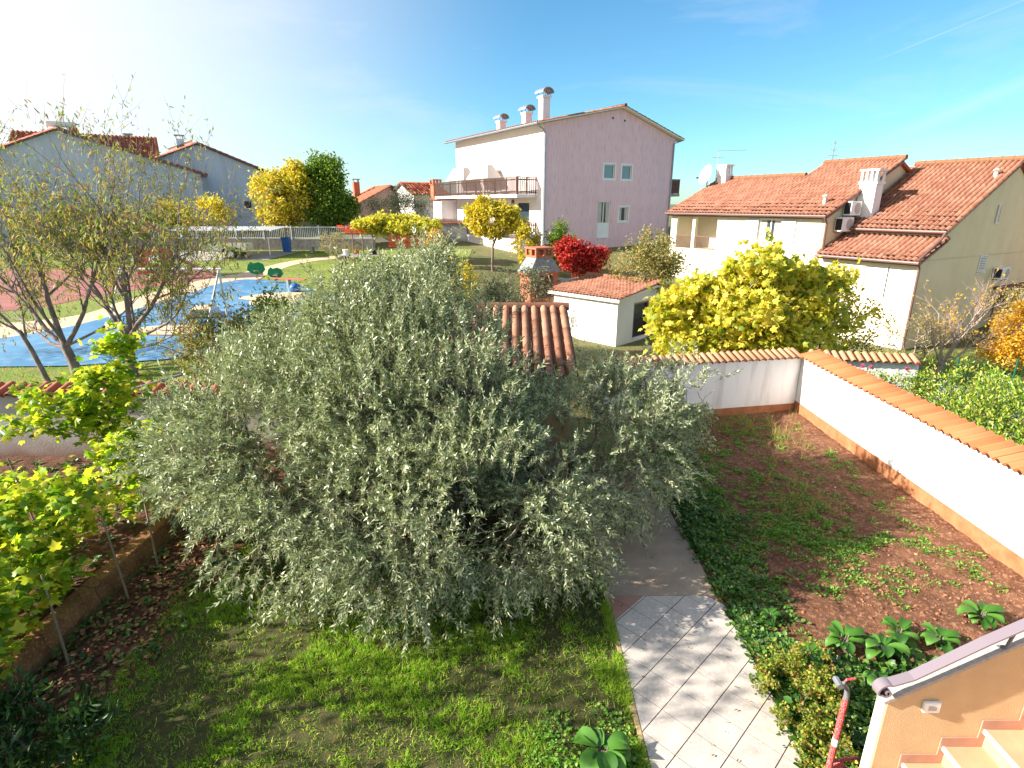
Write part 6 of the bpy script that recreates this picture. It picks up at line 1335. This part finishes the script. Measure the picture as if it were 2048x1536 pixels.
# ================================================================== NEAR PLANTS
def broadleaf(loc, label, n, size, seed, group=None, name='leafy_plant', cat='plant', up=.7, wid=.42):
    rg = np.random.RandomState(seed); t = thing(name, label, cat, loc, 0, group); V = []; Fs = []
    mb = MB()
    for i in range(n):
        a = 2.4 * i + rg.uniform(-.3, .3); L = size * rg.uniform(.6, 1.1); w = L * wid; tilt = up * rg.uniform(.6, 1.3); stem = L * .55
        D = np.array([math.cos(a), math.sin(a), 0]); Sd = np.array([-D[1], D[0], 0]); st = D * stem * .35 + np.array([0, 0, stem * tilt])
        mb.tube([(0, 0, 0), tuple(st * .5 + D * .01), tuple(st)], .006, 5)
        K = 7; rows = []
        for k in range(K + 1):
            u = k / K; c = st + D * L * (math.sin(u * 1.5) * .8) + np.array([0, 0, L * (tilt * .55 * u - .75 * u * u)]); ww = w * math.sin(math.pi * min(1, u * .92 + .10)) ** .7 * (1 if k < K else .02)
            r_ = [c + Sd * ww * s + np.array([0, 0, abs(s) * ww * .45 + rg.uniform(-1, 1) * .014 * size * (abs(s) > .4)]) for s in (-1, -.5, 0, .5, 1)]
            rows.append(r_)
        b = len(V); V += [p for r_ in rows for p in r_]
        for k in range(K):
            for j in range(4): Fs.append((b + k * 5 + j, b + k * 5 + j + 1, b + (k + 1) * 5 + j + 1, b + (k + 1) * 5 + j))
    link('leaves', np_mesh('leaves', np.array(V), [np.array(Fs)], smooth=True), L_['chard'], t); mb.build('stalks', M['pale'] if False else M['bark'], t); return t
broadleaf((.95, 4.45, .03), 'large glossy broad-leaved plant left of the tiled path at the bottom edge', 15, .30, 7, up=.75, wid=.36)
for i, (x, y, s, lab) in enumerate([(3.75, 5.75, .30, 'pale leafy chard plant nearest the tiled path'), (4.35, 6.0, .34, 'upright chard plant second from the path on the bed edge'), (4.75, 5.85, .36, 'largest chard plant in the row in front of the dug soil'), (5.15, 6.1, .32, 'chard plant right of the largest one'), (5.6, 6.0, .32, 'chard plant in the right half of the row near the stair wall'), (6.5, 6.45, .34, 'chard plant by the stair coping, near the right wall'), (4.4, 5.3, .3, 'dark chard plant in the ivy behind the row'), (3.6, 6.5, .2, 'small seedling-like leafy plant beside the path edge')]):
    broadleaf((x, y, .05), lab, 17, s * .78, 100 + i, 'chard plants at the near end of the soil bed', up=1.05, wid=.27)
# trailing shrub over the path
rg = np.random.RandomState(120); t = thing('trailing_shrub', 'trailing shrub with tiny yellow-green leaves and red twigs spilling over the path', 'shrub', (3.3, 5.1, .05))
tg = np.concatenate([ell(rg, (-.05, 0, .18), (.55, .75, .25), 170, .4, .04), ell(rg, (0, -.7, .12), (.32, .6, .15), 90, .4, .03), ell(rg, (.2, .25, .35), (.35, .35, .25), 60, .3, .05)])
Pn, par, tw = grow(rg, [[(.2, .3, 0), (.15, .2, .2)], [(.15, .2, .2), (-.05, -.3, .25), (0, -.9, .15)]], list(tg), .09, bow=.22, jit=.12); skel_mesh(Pn, par, .0022, .012).build('stems', M['rust'], t)
pos, dr = twig_leaves(rg, tw, 17, .025, last=.95, droop=0); link('crown', leaf_mesh('crown', pos, dr, rg.uniform(.022, .045, len(pos)), .8, 'fold', rg), L_['trail'], t)
plant('corner_shrub', 'dark glossy-leaved shrub in the bottom left corner of the lawn', 'shrub', (-5.1, 4.45, 0), [((0, 0, .35), (.95, .55, .40), 1), ((-.7, .3, .4), (.6, .4, .35), .3)], 130, 15, .12, .3, 'dkgreen', 'bark', 'fold', seed=130, spread=.06, r_max=.02, r_tip=.003, step=.12, shell=.4, droop=.5)
plant('orange_leaf_vine', 'small orange-leaved shoot at the left edge by the kerb', 'plant', (-6.35, 4.95, .25), [((0, 0, .2), (.25, .25, .2), 1)], 12, 6, .11, .9, 'orange', 'bark', 'lobed', seed=131, spread=.05, r_max=.01, r_tip=.003, step=.1, flat=.4)
